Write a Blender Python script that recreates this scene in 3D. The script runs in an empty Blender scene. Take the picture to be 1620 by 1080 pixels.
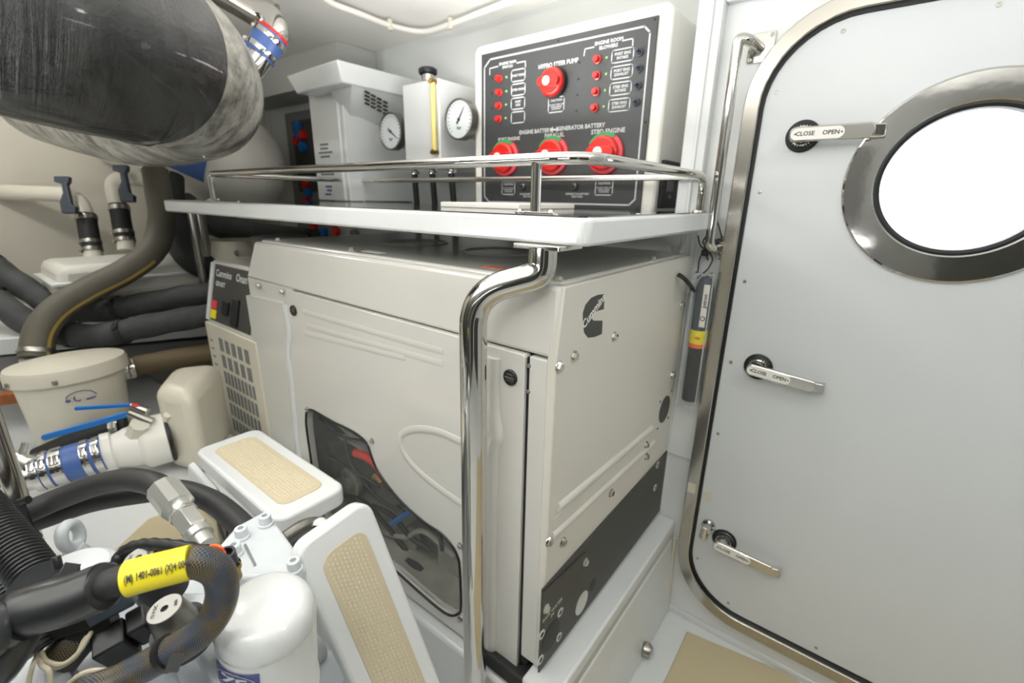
import bpy, bmesh, math, random
from mathutils import Vector, Matrix, noise
from mathutils.geometry import tessellate_polygon
random.seed(4)
S = bpy.context.scene
COL = S.collection
V = Vector
PI = math.pi

# ------------------------------------------------------------------ camera, world, lights, exposure
CAM = V((0, 0, 1.38))
YAW, PITCH, ROLL, FPX = 0.657848, 0.299700, 0.017878, 729.53
_f = V((-math.sin(YAW)*math.cos(PITCH), math.cos(YAW)*math.cos(PITCH), -math.sin(PITCH)))
_r = V((math.cos(YAW), math.sin(YAW), 0)); _u = _r.cross(_f)
_r2 = math.cos(ROLL)*_r + math.sin(ROLL)*_u; _u2 = -math.sin(ROLL)*_r + math.cos(ROLL)*_u
cd = bpy.data.cameras.new('camera'); cam = bpy.data.objects.new('camera', cd); COL.objects.link(cam)
cam.matrix_world = Matrix(((_r2.x, _u2.x, -_f.x, 0), (_r2.y, _u2.y, -_f.y, 0), (_r2.z, _u2.z, -_f.z, CAM.z), (0, 0, 0, 1)))
cd.sensor_width = 36; cd.lens = FPX/1620*36; cd.clip_start = .02
cd.dof.use_dof = True; cd.dof.focus_distance = .72; cd.dof.aperture_fstop = 4.0
S.camera = cam

w = bpy.data.worlds.new('world'); S.world = w; w.use_nodes = True
w.node_tree.nodes['Background'].inputs[0].default_value = (.97, .98, 1, 1)
w.node_tree.nodes['Background'].inputs[1].default_value = 12.0

def lamp(name, loc, power, col=(1, .97, .92), r=.05):
    l = bpy.data.lights.new(name, 'POINT'); l.energy = power; l.color = col; l.shadow_soft_size = r
    o = bpy.data.objects.new(name, l); COL.objects.link(o); o.location = loc
    return o
LAMPS = ((-.15, -.35), (-1.25, .25), (.55, .55), (-2.45, .15))
for (x, y), pw, c in zip(LAMPS, (10.5, 10.5, 6, 15), ((1, .985, .96), (1, .98, .95), (.95, .98, 1), (1, .975, .94))):
    lamp('ceiling_lamp_light', (x, y, 1.90), pw, c)
def wash(loc, size, power, tilt):      # added up-facing disk light, no real fitting, brightens the ceiling
    l = bpy.data.lights.new('bounce_fill', 'AREA'); l.energy = power; l.shape = 'DISK'; l.size = size; l.color = (1, .99, .97)
    o = bpy.data.objects.new('bounce_fill', l); COL.objects.link(o); o.location = loc; o.rotation_euler = (PI-tilt, 0, 0); return o
wash((-.35, -.7, 1.2), .7, 38, 0)
wash((-1.5, -.7, 1.2), .7, 42, 0)
wash((-1.0, 1.0, 1.62), .4, 11, 0)
wash((.25, .45, 1.55), .4, 7, 0)

S.view_settings.view_transform = 'Standard'; S.view_settings.look = 'None'
S.view_settings.gamma = 1; S.view_settings.use_curve_mapping = False
S.view_settings.exposure = -0.50
try:
    S.cycles.max_bounces = 10; S.cycles.diffuse_bounces = 5; S.cycles.glossy_bounces = 5
    S.cycles.transparent_max_bounces = 12; S.cycles.sample_clamp_indirect = 6
except Exception: pass

# ------------------------------------------------------------------ survey helpers: points read off the photograph on a real plane / at a real distance
def _ray(px, py): return _r2*((px-810)/FPX) - _u2*((py-540)/FPX) + _f
def W(px, py, x=None, y=None, z=None):
    d = _ray(px, py)
    t = (x-CAM.x)/d.x if x is not None else (y-CAM.y)/d.y if y is not None else (z-CAM.z)/d.z
    return CAM + d*t
def D(px, py, d): return CAM + _ray(px, py)*d

# ------------------------------------------------------------------ materials
def lin(c): return c/12.92 if c <= .04045 else ((c+.055)/1.055)**2.4
def rgb(r, g, b): return (lin(r/255), lin(g/255), lin(b/255), 1)
MATS = {}
def mat(name, col, rough=.4, metal=0, bump=0, bscale=200, var=0, vscale=8, coat=0, trans=0, emit=0, alpha=1, stretch=None, ior=None):
    m = bpy.data.materials.new(name); m.use_nodes = True; nt = m.node_tree; n = nt.nodes; L = nt.links
    b = n['Principled BSDF']; c = rgb(*col)
    b.inputs['Base Color'].default_value = c; b.inputs['Roughness'].default_value = rough; b.inputs['Metallic'].default_value = metal
    b.inputs['Coat Weight'].default_value = coat; b.inputs['Coat Roughness'].default_value = .08
    if trans: b.inputs['Transmission Weight'].default_value = trans
    if ior: b.inputs['IOR'].default_value = ior
    if emit: b.inputs['Emission Color'].default_value = c; b.inputs['Emission Strength'].default_value = emit
    if alpha < 1: b.inputs['Alpha'].default_value = alpha
    tc = n.new('ShaderNodeTexCoord'); src = tc.outputs['Object']
    if stretch:
        mp = n.new('ShaderNodeMapping'); mp.inputs['Scale'].default_value = stretch; L.new(src, mp.inputs[0]); src = mp.outputs[0]
    if var:
        t = n.new('ShaderNodeTexNoise'); t.inputs['Scale'].default_value = vscale; t.inputs['Detail'].default_value = 4; L.new(src, t.inputs[0])
        r = n.new('ShaderNodeValToRGB'); L.new(t.outputs[0], r.inputs[0])
        r.color_ramp.elements[0].position = .35; r.color_ramp.elements[1].position = .68
        r.color_ramp.elements[0].color = tuple(x*(1-var) for x in c[:3])+(1,); r.color_ramp.elements[1].color = c
        L.new(r.outputs[0], b.inputs['Base Color'])
    if bump:
        t2 = n.new('ShaderNodeTexNoise'); t2.inputs['Scale'].default_value = bscale; t2.inputs['Detail'].default_value = 3; L.new(src, t2.inputs[0])
        bp = n.new('ShaderNodeBump'); bp.inputs['Strength'].default_value = bump; bp.inputs['Distance'].default_value = .01
        L.new(t2.outputs[0], bp.inputs['Height']); L.new(bp.outputs[0], b.inputs['Normal'])
    MATS[name] = m
    return m
gel = mat('white_gelcoat', (220, 223, 223), .28, var=.03, coat=.3)
doorm = mat('door_paint', (212, 216, 218), .34, var=.04, vscale=3, bump=.02, bscale=500)
gen = mat('genset_enamel', (214, 213, 207), .22, var=.02, coat=.4)
gens = mat('genset_end_enamel', (212, 209, 199), .35, bump=.03, bscale=900)
cream = mat('cream_gelcoat', (214, 209, 193), .35, var=.05)
beige = mat('hull_liner', (206, 201, 187), .6, var=.05, vscale=4)
tankw = mat('white_tank_plastic', (214, 212, 203), .4, var=.04)  # warm white of the long tank, silencer shell and end panel slot
ceilm = mat('headliner', (242, 241, 237), .6)
engw = mat('engine_white_paint', (206, 211, 215), .3, bump=.08, bscale=420, var=.05, vscale=30, coat=.2)
filtw = mat('filter_white_enamel', (208, 211, 211), .12, coat=.6)
chrome = mat('polished_stainless', (205, 203, 198), .07, 1)
steel = mat('satin_stainless', (172, 170, 163), .3, 1, bump=.05, bscale=300)
frame_m = mat('stainless_frame', (196, 192, 184), .16, 1, var=.10, vscale=6)
ringm = mat('mirror_polished_ring', (214, 213, 210), .07, 1, var=.10, vscale=9, bump=.03, bscale=12)
zinc = mat('zinc_fitting', (216, 216, 210), .3, .85)
blk = mat('black_plastic', (30, 31, 33), .4)
glossb = mat('glossy_black_boot', (34, 36, 38), .3, coat=.15)
rub = mat('black_rubber', (34, 35, 35), .65, bump=.1, bscale=90)
gasket = mat('dark_gasket', (18, 22, 24), .5)
hoseg = mat('grey_brown_hose', (92, 88, 76), .6, var=.12, vscale=12)
hosed = mat('dark_grey_hose', (50, 50, 51), .5, bump=.08, bscale=150)
insul = mat('black_insulation', (66, 68, 68), .75, bump=.4, bscale=35, var=.35, vscale=14)
yellowish = mat('hose_stripe_ochre', (176, 150, 78), .6)
panelm = mat('charcoal_face_plate', (62, 64, 65), .42, var=.1, vscale=5)
ink = mat('silver_print', (200, 203, 203), .5)
inkd = mat('dark_print', (60, 62, 64), .5)
inkb = mat('blue_print', (70, 80, 140), .5)
redm = mat('red_plastic', (214, 34, 26), .3, coat=.3)
redl = mat('red_ring', (222, 70, 80), .4)
grn = mat('green_ring', (50, 165, 95), .4)
ledm = mat('green_lamp', (150, 205, 120), .4)
whitep = mat('white_plastic', (235, 233, 226), .35)
bluep = mat('blue_plastic', (20, 110, 190), .35)
bluesil = mat('blue_silicone', (72, 104, 168), .4, var=.1, vscale=20)
navy = mat('navy_plastic', (60, 68, 78), .5)
orange = mat('orange_plastic', (240, 110, 50), .4)
yel = mat('yellow_label', (238, 222, 40), .5, var=.05, vscale=30)
tan = mat('tan_nonskid', (198, 186, 158), .7, bump=.15, bscale=700)
tanf = mat('tan_floor_pad', (194, 181, 148), .75, bump=.2, bscale=500)
brass = mat('brass', (170, 140, 90), .35, 1)
alu = mat('machined_aluminium', (188, 187, 182), .38, .9, bump=.05, bscale=600)
darkalu = mat('turned_grey_metal', (120, 118, 112), .35, .8)
engd = mat('dark_engine_block', (104, 104, 100), .6, var=.4, vscale=20)
engg = mat('grey_casting', (168, 166, 156), .5, var=.3, vscale=14)
pvc = mat('white_pvc', (216, 212, 198), .35)
beigew = mat('beige_wire', (196, 188, 164), .5)
wood = mat('varnished_wood', (170, 100, 60), .4, var=.3, vscale=20)
dgrey = mat('grey_board', (120, 122, 122), .6)
charc = mat('charcoal_panel', (66, 66, 62), .5, var=.15, vscale=6)
glassm = mat('clear_glass', (245, 250, 250), .02, trans=1, ior=1.45)
acryl = mat('clear_acrylic', (235, 240, 240), .05, alpha=.035)
acedge = mat('acrylic_edge', (190, 198, 200), .15, alpha=.55)
smoke = mat('clear_window_film', (200, 202, 198), .06, alpha=.07)
amber = mat('pale_amber_fluid', (232, 214, 130), .2)
dialm = mat('dial_face', (214, 220, 222), .4)
shelft = mat('mirror_tray_steel', (178, 180, 180), .08, 1)
soap = mat('plain_grey_wall', (188, 190, 187), .6)  # one even light grey for the soffit, seam line and ledge groove

def perforated():
    m = mat('perforated_grey_liner', (184, 187, 186), .6); nt = m.node_tree; n = nt.nodes; L = nt.links
    tc = n.new('ShaderNodeTexCoord'); v = n.new('ShaderNodeTexVoronoi'); v.inputs['Scale'].default_value = 260; v.inputs['Randomness'].default_value = 0
    L.new(tc.outputs['Object'], v.inputs[0]); r = n.new('ShaderNodeValToRGB'); L.new(v.outputs['Distance'], r.inputs[0])
    r.color_ramp.elements[0].position = .25; r.color_ramp.elements[0].color = rgb(168, 171, 170); r.color_ramp.elements[1].position = .4; r.color_ramp.elements[1].color = rgb(210, 213, 212)
    L.new(r.outputs[0], n['Principled BSDF'].inputs['Base Color']); return m
perf = perforated()

def braid():
    m = mat('braided_sleeve', (40, 44, 50), .45); nt = m.node_tree; n = nt.nodes; L = nt.links
    uv = n.new('ShaderNodeUVMap'); mp = n.new('ShaderNodeMapping'); L.new(uv.outputs[0], mp.inputs[0]); mp.inputs['Scale'].default_value = (1, 1, 1)
    outs = []
    for s in (1, -1):
        sx = n.new('ShaderNodeSeparateXYZ'); L.new(mp.outputs[0], sx.inputs[0])
        a = n.new('ShaderNodeMath'); a.operation = 'MULTIPLY'; a.inputs[1].default_value = 22*s; L.new(sx.outputs[0], a.inputs[0])
        b = n.new('ShaderNodeMath'); b.operation = 'MULTIPLY_ADD'; b.inputs[1].default_value = 480; L.new(sx.outputs[1], b.inputs[0]); L.new(a.outputs[0], b.inputs[2])
        f = n.new('ShaderNodeMath'); f.operation = 'FRACT'; L.new(b.outputs[0], f.inputs[0])
        c = n.new('ShaderNodeMath'); c.operation = 'GREATER_THAN'; c.inputs[1].default_value = .84; L.new(f.outputs[0], c.inputs[0]); outs.append(c)
    mx = n.new('ShaderNodeMath'); mx.operation = 'MAXIMUM'; L.new(outs[0].outputs[0], mx.inputs[0]); L.new(outs[1].outputs[0], mx.inputs[1])
    t = n.new('ShaderNodeTexNoise'); t.inputs['Scale'].default_value = 40; tc = n.new('ShaderNodeTexCoord'); L.new(tc.outputs['Object'], t.inputs[0])
    r = n.new('ShaderNodeValToRGB'); L.new(t.outputs[0], r.inputs[0]); r.color_ramp.elements[0].position = .42; r.color_ramp.elements[0].color = rgb(96, 106, 124)
    r.color_ramp.elements[1].position = .6; r.color_ramp.elements[1].color = rgb(140, 122, 84)
    mix = n.new('ShaderNodeMix'); mix.data_type = 'RGBA'; mix.inputs[6].default_value = rgb(24, 26, 31); L.new(mx.outputs[0], mix.inputs[0]); L.new(r.outputs[0], mix.inputs[7])
    L.new(mix.outputs[2], n['Principled BSDF'].inputs['Base Color']); return m
braidm = braid()

def film(name, dark, light, rough, lo, hi, st, bstr):
    m = mat(name, dark, rough, coat=.35); nt = m.node_tree; n = nt.nodes; L = nt.links; b = n['Principled BSDF']
    tc = n.new('ShaderNodeTexCoord')
    t = n.new('ShaderNodeTexNoise'); t.inputs['Scale'].default_value = 26; t.inputs['Detail'].default_value = 8; t.inputs['Roughness'].default_value = .7; L.new(tc.outputs['Object'], t.inputs[0])
    uv = n.new('ShaderNodeUVMap'); mp = n.new('ShaderNodeMapping'); L.new(uv.outputs[0], mp.inputs[0]); mp.inputs['Scale'].default_value = st
    t2 = n.new('ShaderNodeTexNoise'); t2.inputs['Scale'].default_value = 3; t2.inputs['Detail'].default_value = 6; t2.inputs['Distortion'].default_value = 1.2; L.new(mp.outputs[0], t2.inputs[0])
    av = n.new('ShaderNodeMath'); av.operation = 'MULTIPLY_ADD'; av.inputs[1].default_value = .5; L.new(t.outputs[0], av.inputs[0])
    hf = n.new('ShaderNodeMath'); hf.operation = 'MULTIPLY'; hf.inputs[1].default_value = .5; L.new(t2.outputs[0], hf.inputs[0]); L.new(hf.outputs[0], av.inputs[2])
    r = n.new('ShaderNodeValToRGB'); L.new(av.outputs[0], r.inputs[0]); r.color_ramp.elements[0].position = lo; r.color_ramp.elements[0].color = rgb(*dark)
    r.color_ramp.elements[1].position = hi; r.color_ramp.elements[1].color = rgb(*light); L.new(r.outputs[0], b.inputs['Base Color'])
    bp = n.new('ShaderNodeBump'); bp.inputs['Strength'].default_value = bstr; bp.inputs['Distance'].default_value = .008; L.new(av.outputs[0], bp.inputs['Height']); L.new(bp.outputs[0], b.inputs['Normal'])
    return m
filmb = film('black_stretch_film', (7, 8, 8), (50, 52, 50), .27, .46, .74, (1.5, 20, 1), 1.0)
filmb.node_tree.nodes['Principled BSDF'].inputs['Coat Weight'].default_value = .35
films = film('silver_black_tape', (86, 84, 79), (176, 173, 163), .34, .40, .60, (3, 5, 1), .6)

# ------------------------------------------------------------------ geometry helpers
def FR(o, x, y):
    x = V(x).normalized(); y = V(y); z = x.cross(y).normalized(); y = z.cross(x); o = V(o)
    return Matrix(((x.x, y.x, z.x, o.x), (x.y, y.y, z.y, o.y), (x.z, y.z, z.z, o.z), (0, 0, 0, 1)))
def FWALL(x, y, z): return FR((x, y, z), (1, 0, 0), (0, 0, 1))       # faces -Y
def FSIDE(x, y, z): return FR((x, y, z), (0, 1, 0), (0, 0, 1))       # faces +X
def FTOP(x, y, z): return FR((x, y, z), (1, 0, 0), (0, 1, 0))        # faces up
def FAX(o, axis):
    a = V(axis).normalized(); x = a.orthogonal().normalized(); return FR(o, x, a.cross(x))
I4 = Matrix()

def crom(pts, n=8, closed=False):
    pts = [V(p) for p in pts]; N = len(pts); out = []
    rng = range(N) if closed else range(N-1)
    for i in rng:
        if closed: p0, p1, p2, p3 = pts[i-1], pts[i], pts[(i+1) % N], pts[(i+2) % N]
        else: p1, p2 = pts[i], pts[i+1]; p0 = pts[i-1] if i else p1*2-p2; p3 = pts[i+2] if i+2 < N else p2*2-p1
        for k in range(n):
            t = k/n; out.append(.5*((2*p1)+(p2-p0)*t+(2*p0-5*p1+4*p2-p3)*t*t+(3*p1-p0-3*p2+p3)*t**3))
    if not closed: out.append(pts[-1])
    return out
def fillet(pts, r, n=6):
    pts = [V(p) for p in pts]; out = [pts[0]]
    for i in range(1, len(pts)-1):
        a, b, c = pts[i-1], pts[i], pts[i+1]; rr = min(r, (a-b).length*.49, (c-b).length*.49)
        s = b+(a-b).normalized()*rr; e = b+(c-b).normalized()*rr
        for k in range(n+1):
            t = k/n; out.append(s*(1-t)**2+b*2*t*(1-t)+e*t*t)
    return out+[pts[-1]]
def rrect(x0, y0, x1, y1, r, n=5):
    out = []
    for cx, cy, a in ((x1-r, y0+r, -90), (x1-r, y1-r, 0), (x0+r, y1-r, 90), (x0+r, y0+r, 180)):
        for k in range(n+1):
            t = math.radians(a+90*k/n); out.append((cx+r*math.cos(t), cy+r*math.sin(t)))
    return out
def circ(cx, cy, r, n=24, ry=None): return [(cx+r*math.cos(2*PI*k/n), cy+(ry or r)*math.sin(2*PI*k/n)) for k in range(n)]

class G:
    def __init__(s): s.v = []; s.f = []; s.uv = {}
    def add(s, vs, fs, F=I4):
        b = len(s.v); s.v += [F @ V(p) for p in vs]; s.f += [tuple(b+i for i in f) for f in fs]; return s
    def box(s, x0, x1, y0, y1, z0, z1, F=I4):
        return s.add([(x, y, z) for z in (z0, z1) for y in (y0, y1) for x in (x0, x1)], [(0, 2, 3, 1), (4, 5, 7, 6), (0, 1, 5, 4), (2, 6, 7, 3), (0, 4, 6, 2), (1, 3, 7, 5)], F)
    def hexa(s, p): # 8 points: bottom 4 ccw, top 4 ccw
        return s.add(p, [(3, 2, 1, 0), (4, 5, 6, 7), (0, 1, 5, 4), (1, 2, 6, 5), (2, 3, 7, 6), (3, 0, 4, 7)])
    def lathe(s, F, prof, n=28, cap=True):
        b = []; m = len(prof)
        for k in range(n):
            a = 2*PI*k/n
            for r, h in prof: b.append((r*math.cos(a), r*math.sin(a), h))
        fs = [(k*m+i, ((k+1) % n)*m+i, ((k+1) % n)*m+i+1, k*m+i+1) for k in range(n) for i in range(m-1)]
        if cap:
            if prof[0][0] > 1e-6: fs.append(tuple(k*m for k in reversed(range(n))))
            if prof[-1][0] > 1e-6: fs.append(tuple(k*m+m-1 for k in range(n)))
        return s.add(b, fs, F)
    def cyl(s, p0, p1, r0, r1=None, n=24):
        p0 = V(p0); p1 = V(p1); h = (p1-p0).length
        return s.lathe(FAX(p0, p1-p0), [(r0, 0), (r0 if r1 is None else r1, h)], n)
    def poly(s, F, outer, holes=(), z0=0, z1=.005):
        loops = [list(outer)]+[list(h) for h in holes]; flat = [p for l in loops for p in l]; N = len(flat)
        tris = tessellate_polygon([[V((p[0], p[1], 0)) for p in l] for l in loops])
        vs = [(p[0], p[1], z0) for p in flat]+[(p[0], p[1], z1) for p in flat]; fs = []
        if not holes:
            ar = sum(flat[i][0]*flat[(i+1) % N][1]-flat[(i+1) % N][0]*flat[i][1] for i in range(N)) > 0
            o = tuple(range(N)) if ar else tuple(reversed(range(N)))
            fs += [tuple(i+N for i in o), tuple(reversed(o))]
        else:
            for t in tris: fs += [tuple(i+N for i in t), tuple(reversed(t))]
        b = 0
        for l in loops:
            n = len(l); fs += [(b+i, b+(i+1) % n, b+(i+1) % n+N, b+i+N) for i in range(n)]; b += n
        return s.add(vs, fs, F)
    def tube(s, pts, r, n=14, closed=False, cap=True):
        pts = [V(p) for p in pts]; N = len(pts); rf = r if callable(r) else (lambda t: r)
        T = []
        for i in range(N):
            a = pts[i-1] if (i or closed) else pts[0]; b = pts[(i+1) % N] if (i < N-1 or closed) else pts[-1]
            T.append((b-a).normalized())
        x = T[0].orthogonal().normalized(); base = len(s.v); L = 0
        for i in range(N):
            x = (x - T[i]*x.dot(T[i])).normalized(); y = T[i].cross(x)
            if i: L += (pts[i]-pts[i-1]).length
            rr = rf(i/(N-1) if N > 1 else 0)
            for k in range(n):
                a = 2*PI*k/n; s.v.append(pts[i]+(x*math.cos(a)+y*math.sin(a))*rr); s.uv[len(s.v)-1] = (k/n, L)
        R = N if closed else N-1
        for i in range(R):
            for k in range(n):
                a = base+i*n+k; b2 = base+i*n+(k+1) % n; c = base+((i+1) % N)*n+(k+1) % n; d = base+((i+1) % N)*n+k
                s.f.append((a, b2, c, d))
        if cap and not closed:
            s.f.append(tuple(base+k for k in reversed(range(n)))); s.f.append(tuple(base+(N-1)*n+k for k in range(n)))
        return s
    def text(s, F, txt, size, x=0, y=0, ax='CENTER', ex=0, sx=1):
        c = bpy.data.curves.new('lettering', 'FONT'); c.body = txt; c.size = size; c.align_x = ax; c.align_y = 'CENTER'; c.resolution_u = 2; c.extrude = ex; c.offset = size*.028
        o = bpy.data.objects.new('lettering', c); COL.objects.link(o); bpy.context.view_layer.update()
        me = bpy.data.meshes.new_from_object(o)
        s.add([(p.co.x*sx+x, p.co.y+y, p.co.z+ex) for p in me.vertices], [tuple(p.vertices) for p in me.polygons], F)
        bpy.data.objects.remove(o); bpy.data.curves.remove(c); bpy.data.meshes.remove(me); return s

WL = {}   # world location of every object
def mk(name, g, m, parent=None, bev=0, label=None, smooth=35, seg=2, kind=None):
    c = sum(g.v, V())/len(g.v)
    lo = V([min(p[i] for p in g.v) for i in range(3)]); hi = V([max(p[i] for p in g.v) for i in range(3)])
    c = (lo+hi)/2
    me = bpy.data.meshes.new(name); me.from_pydata([p-c for p in g.v], [], g.f)
    bm = bmesh.new(); bm.from_mesh(me); bmesh.ops.recalc_face_normals(bm, faces=bm.faces); bm.to_mesh(me); bm.free()
    if g.uv:
        uv = me.uv_layers.new(name='UVMap')
        for l in me.loops:
            u = g.uv.get(l.vertex_index, (0, 0)); uv.data[l.index].uv = u
    me.materials.append(m); me.shade_smooth(); me.set_sharp_from_angle(angle=math.radians(smooth))
    o = bpy.data.objects.new(name, me); COL.objects.link(o)
    WL[o] = c
    if parent: o.parent = parent; o.location = c-WL[parent]
    else: o.location = c
    if bev:
        b = o.modifiers.new('bevel', 'BEVEL'); b.width = bev; b.segments = seg; b.limit_method = 'ANGLE'; b.angle_limit = math.radians(40)
        me.shade_smooth(); b.harden_normals = False
    if label: o['label'] = label
    if kind: o['kind'] = kind
    return o
def dup(o, at, parent):
    c = o.copy(); COL.objects.link(c); c.parent = parent; WL[c] = V(at); c.location = V(at)-(WL[parent] if parent else V())
    return c
def thing(name, label, cat, loc, group=None, parent=None):
    o = bpy.data.objects.new(name, None); o.empty_display_size = .03; COL.objects.link(o); o.location = loc; WL[o] = V(loc)
    o['label'] = label; o['category'] = cat
    if group: o['group'] = group
    return o
def tag(o, label, cat, group=None):
    o['label'] = label; o['category'] = cat
    if group: o['group'] = group
    return o
def struct(name, g, m, parent=None, bev=0):
    return mk(name, g, m, parent, bev, kind='structure' if not parent else None)
def arm(loc): # empty for structure groups
    return loc
def bolt_g(F, r=.008, h=.006, washer=True):
    g = G()
    if washer: g.lathe(F, [(r*1.35, 0), (r*1.35, .0015)], 16)
    g.lathe(F, [(r, .001), (r, h), (r*.85, h+.001)], 6); return g
def screw_g(F, r=.004): return G().lathe(F, [(r, 0), (r*.9, .0012), (r*.4, .0016), (r*.35, .0006)], 12)
def clamp(name, c, axis, r, parent, wdt=.014, m=None, label=None):
    F = FAX(V(c)-V(axis).normalized()*wdt/2, axis)
    g = G().lathe(F, [(r, 0), (r+.0015, 0), (r+.0022, wdt*.5), (r+.0015, wdt), (r, wdt)], 28, cap=False)
    g.box(r, r+.008, -.009, .009, .001, wdt-.001, F); g.lathe(F @ Matrix.Translation((r+.006, 0, wdt/2)) @ Matrix.Rotation(PI/2, 4, 'X') @ Matrix.Translation((0, 0, -.013)), [(.005, 0), (.005, .026)], 10)
    return mk(name, g, m or chrome, parent, label=label)

#STRUCTURE
# ------------------------------------------------------------------ room shell
YB, YD, ZC, XL = 1.62, 1.37, 2.06, -3.3
struct('floor', G().box(XL, 1.7, -1.7, 1.9, -.06, 0), gel)
struct('floor_raised', G().box(XL, -1.22, -.9, .60, .44, .50), gel, None, .01)['kind'] = 'structure'
tag_pad = struct('trim_1', G().poly(FTOP(0, 0, .5), [tuple(W(*p, z=.5)[:2]) for p in ((182, 872), (236, 822), (338, 786), (350, 860), (330, 905), (200, 930))], (), 0, .004), tanf)
struct('trim_2', G().poly(FTOP(0, 0, 0), [tuple(W(*p, z=0)[:2]) for p in ((1087, 1000), (1235, 1062))]+[(.9, 1.29), (.9, .1), (-.245, .1)], (), 0, .005), tanf, None, .002)
# ceiling
struct('ceiling', G().box(XL, 1.7, -1.7, 1.9, ZC, ZC+.05), ceilm)
hp = [(-2.0, -1.6), (-2.0, .75), (-1.93, .93), (-1.8, 1.02), (-1.15, 1.30), (-1.0, 1.33), (-.85, 1.30), (.2, .95), (1.5, .9), (1.5, -1.6)]
struct('ceiling_panel', G().poly(FTOP(0, 0, ZC), hp, (), -.018, .001), ceilm, None, .006)['kind'] = 'structure'
cb = thing('ceiling_conduit', 'thin white conduit clipped along the white ceiling above the control panel', 'conduit', W(650, 30, z=ZC-.02))
cpts = [W(*p, z=ZC-.03) for p in ((300, -160), (480, -30), (520, 2), (570, 22), (617, 40), (668, 50), (713, 38), (780, 12), (850, -14), (1000, -80))]
mk('tube', G().tube(crom(cpts, 6), .010, 10), whitep, cb)
for p in ((617, 40), (713, 38)): c = W(*p, z=ZC-.03); mk('clip', G().tube([c+V((0, 0, .02)), c-V((.0, 0, .018))], .011, 8), cream, cb)
lampg = []
for i, (x, y) in enumerate(LAMPS):
    r = mk('ceiling_lamp', G().lathe(FAX((x, y, ZC-.018), (0, 0, -1)), [(.0, 0), (.055, 0), (.06, .008), (.05, .014), (.045, .008), (0, .008)], 24, cap=False), chrome)
    tag(r, ['round chrome ceiling lamp nearest above the walkway', 'round chrome ceiling lamp above the two steps', 'round chrome ceiling lamp in front of the door', 'round chrome ceiling lamp above the cream canister'][i], 'lamp', 'round ceiling lamps')
# walls
struct('wall_back', G().box(XL, -.40, YB, YB+.05, 0, ZC), perf)
struct('wall_left', G().box(XL-.05, XL, -1.7, YB, 0, ZC), beige)
struct('wall_right', G().box(1.6, 1.65, -1.7, YD, 0, ZC), gel)
struct('wall_front', G().box(XL, 1.65, -1.75, -1.7, 0, ZC), mat('reflection_grey', (120, 121, 118), .6))  # unseen wall, greyed so the chrome has something dark to mirror
for x0_, x1_ in ((-2.9, -2.0), (-1.75, -.9), (-.6, -.1), (.35, 1.3)): struct('reflection_panel_12', G().box(x0_, x1_, -1.70, -1.68, .1, 1.75), charc, None, .004)  # added dark panels out of view, for dark streaks in the chrome
struct('reflection_panel_13', G().box(1.575, 1.60, -1.3, .2, .1, 1.7), charc, None, .004)  # one more added panel out of view, mirrored dark in the chrome
# door bulkhead with opening
DO = [(.175, .075), (-.148, .068), (-.255, .125), (-.315, .235), (-.330, .32), (-.331, .67), (-.331, 1.25), (-.318, 1.55), (-.280, 1.68), (-.216, 1.775), (-.10, 1.82), (.05, 1.83)]
left = fillet([(.25, .072, 0), (-.15, .072, 0), (-.325, .15, 0), (-.330, .40, 0), (-.330, 1.45, 0), (-.325, 1.80, 0), (-.05, 1.835, 0), (.25, 1.835, 0)], .13, 7)
def rr_door(d):   # rounded door outline grown by d
    return rrect(-.305-d, .105-d, .72+d, 1.79+d, .19+d, 10)
Fd = FWALL(0, YD, 0)
wd = struct('wall_door', G().poly(Fd, [(-.44, 0), (1.6, 0), (1.6, ZC), (-.44, ZC)], [list(reversed(rr_door(-.006)))], -.06, 0), gel)
struct('trim_3', G().box(-.47, -.405, YD-.022, YB, 0, 1.30).box(-.47, -.405, YD-.022, YB, 1.30, ZC), gel, None, .004)
struct('trim_4', G().box(-.440, -.430, YD-.027, YD-.02, 1.2, ZC).box(-.415, -.407, YD-.026, YD-.02, .4, ZC), gel, None, .002)
struct('trim_5', G().box(-.405, 1.6, YD-.022, YD, 1.845, 1.90).box(-.405, 1.6, YD-.03, YD, 1.90, 1.93), gel, None, .004)
struct('trim_6', G().box(-.404, 1.6, YD-.006, YD+.001, 0, .022), gel, None, .003)
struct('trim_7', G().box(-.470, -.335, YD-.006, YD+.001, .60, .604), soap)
# soffit over the heater
bx = W(533, 63, z=ZC)
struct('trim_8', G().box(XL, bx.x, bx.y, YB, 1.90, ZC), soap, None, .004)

# ------------------------------------------------------------------ door
dr = bpy.data.objects.new('door_1', None); COL.objects.link(dr); dr.location = (.2, YD, .1); WL[dr] = V((.2, YD, .1)); dr['kind'] = 'structure'
pc = (.117, 1.430); 
Fp = FWALL(pc[0], YD-.008, pc[1])
hole = circ(pc[0], pc[1], .160, 48)
mk('door_frame', G().poly(Fd, rr_door(.024), [list(reversed(rr_door(-.012)))], -.02, .026), frame_m, dr, .006)
mk('gasket', G().poly(Fd, rr_door(-.012), [list(reversed(rr_door(-.019)))], -.03, .012), gasket, dr)
mk('door_leaf', G().poly(Fd, rr_door(-.019), [list(reversed(hole))], -.045, .008), doorm, dr, .003)
mk('porthole_ring', G().lathe(Fp, [(.150, -.05), (.150, .006), (.153, .009), (.2035, .0095), (.207, .007), (.209, .002), (.209, -.003)], 72, cap=False), ringm, dr, label='broad polished porthole ring', smooth=14)
MATS['pr'] = 1
mk('porthole_gasket', G().lathe(Fp, [(.139, -.03), (.139, .002), (.145, .006), (.1505, .005), (.1505, -.03)], 72, cap=False), gasket, dr)
mk('porthole_glass', G().lathe(Fp, [(.146, -.022), (.146, -.014)], 64), glassm, dr)
scr = None
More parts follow.
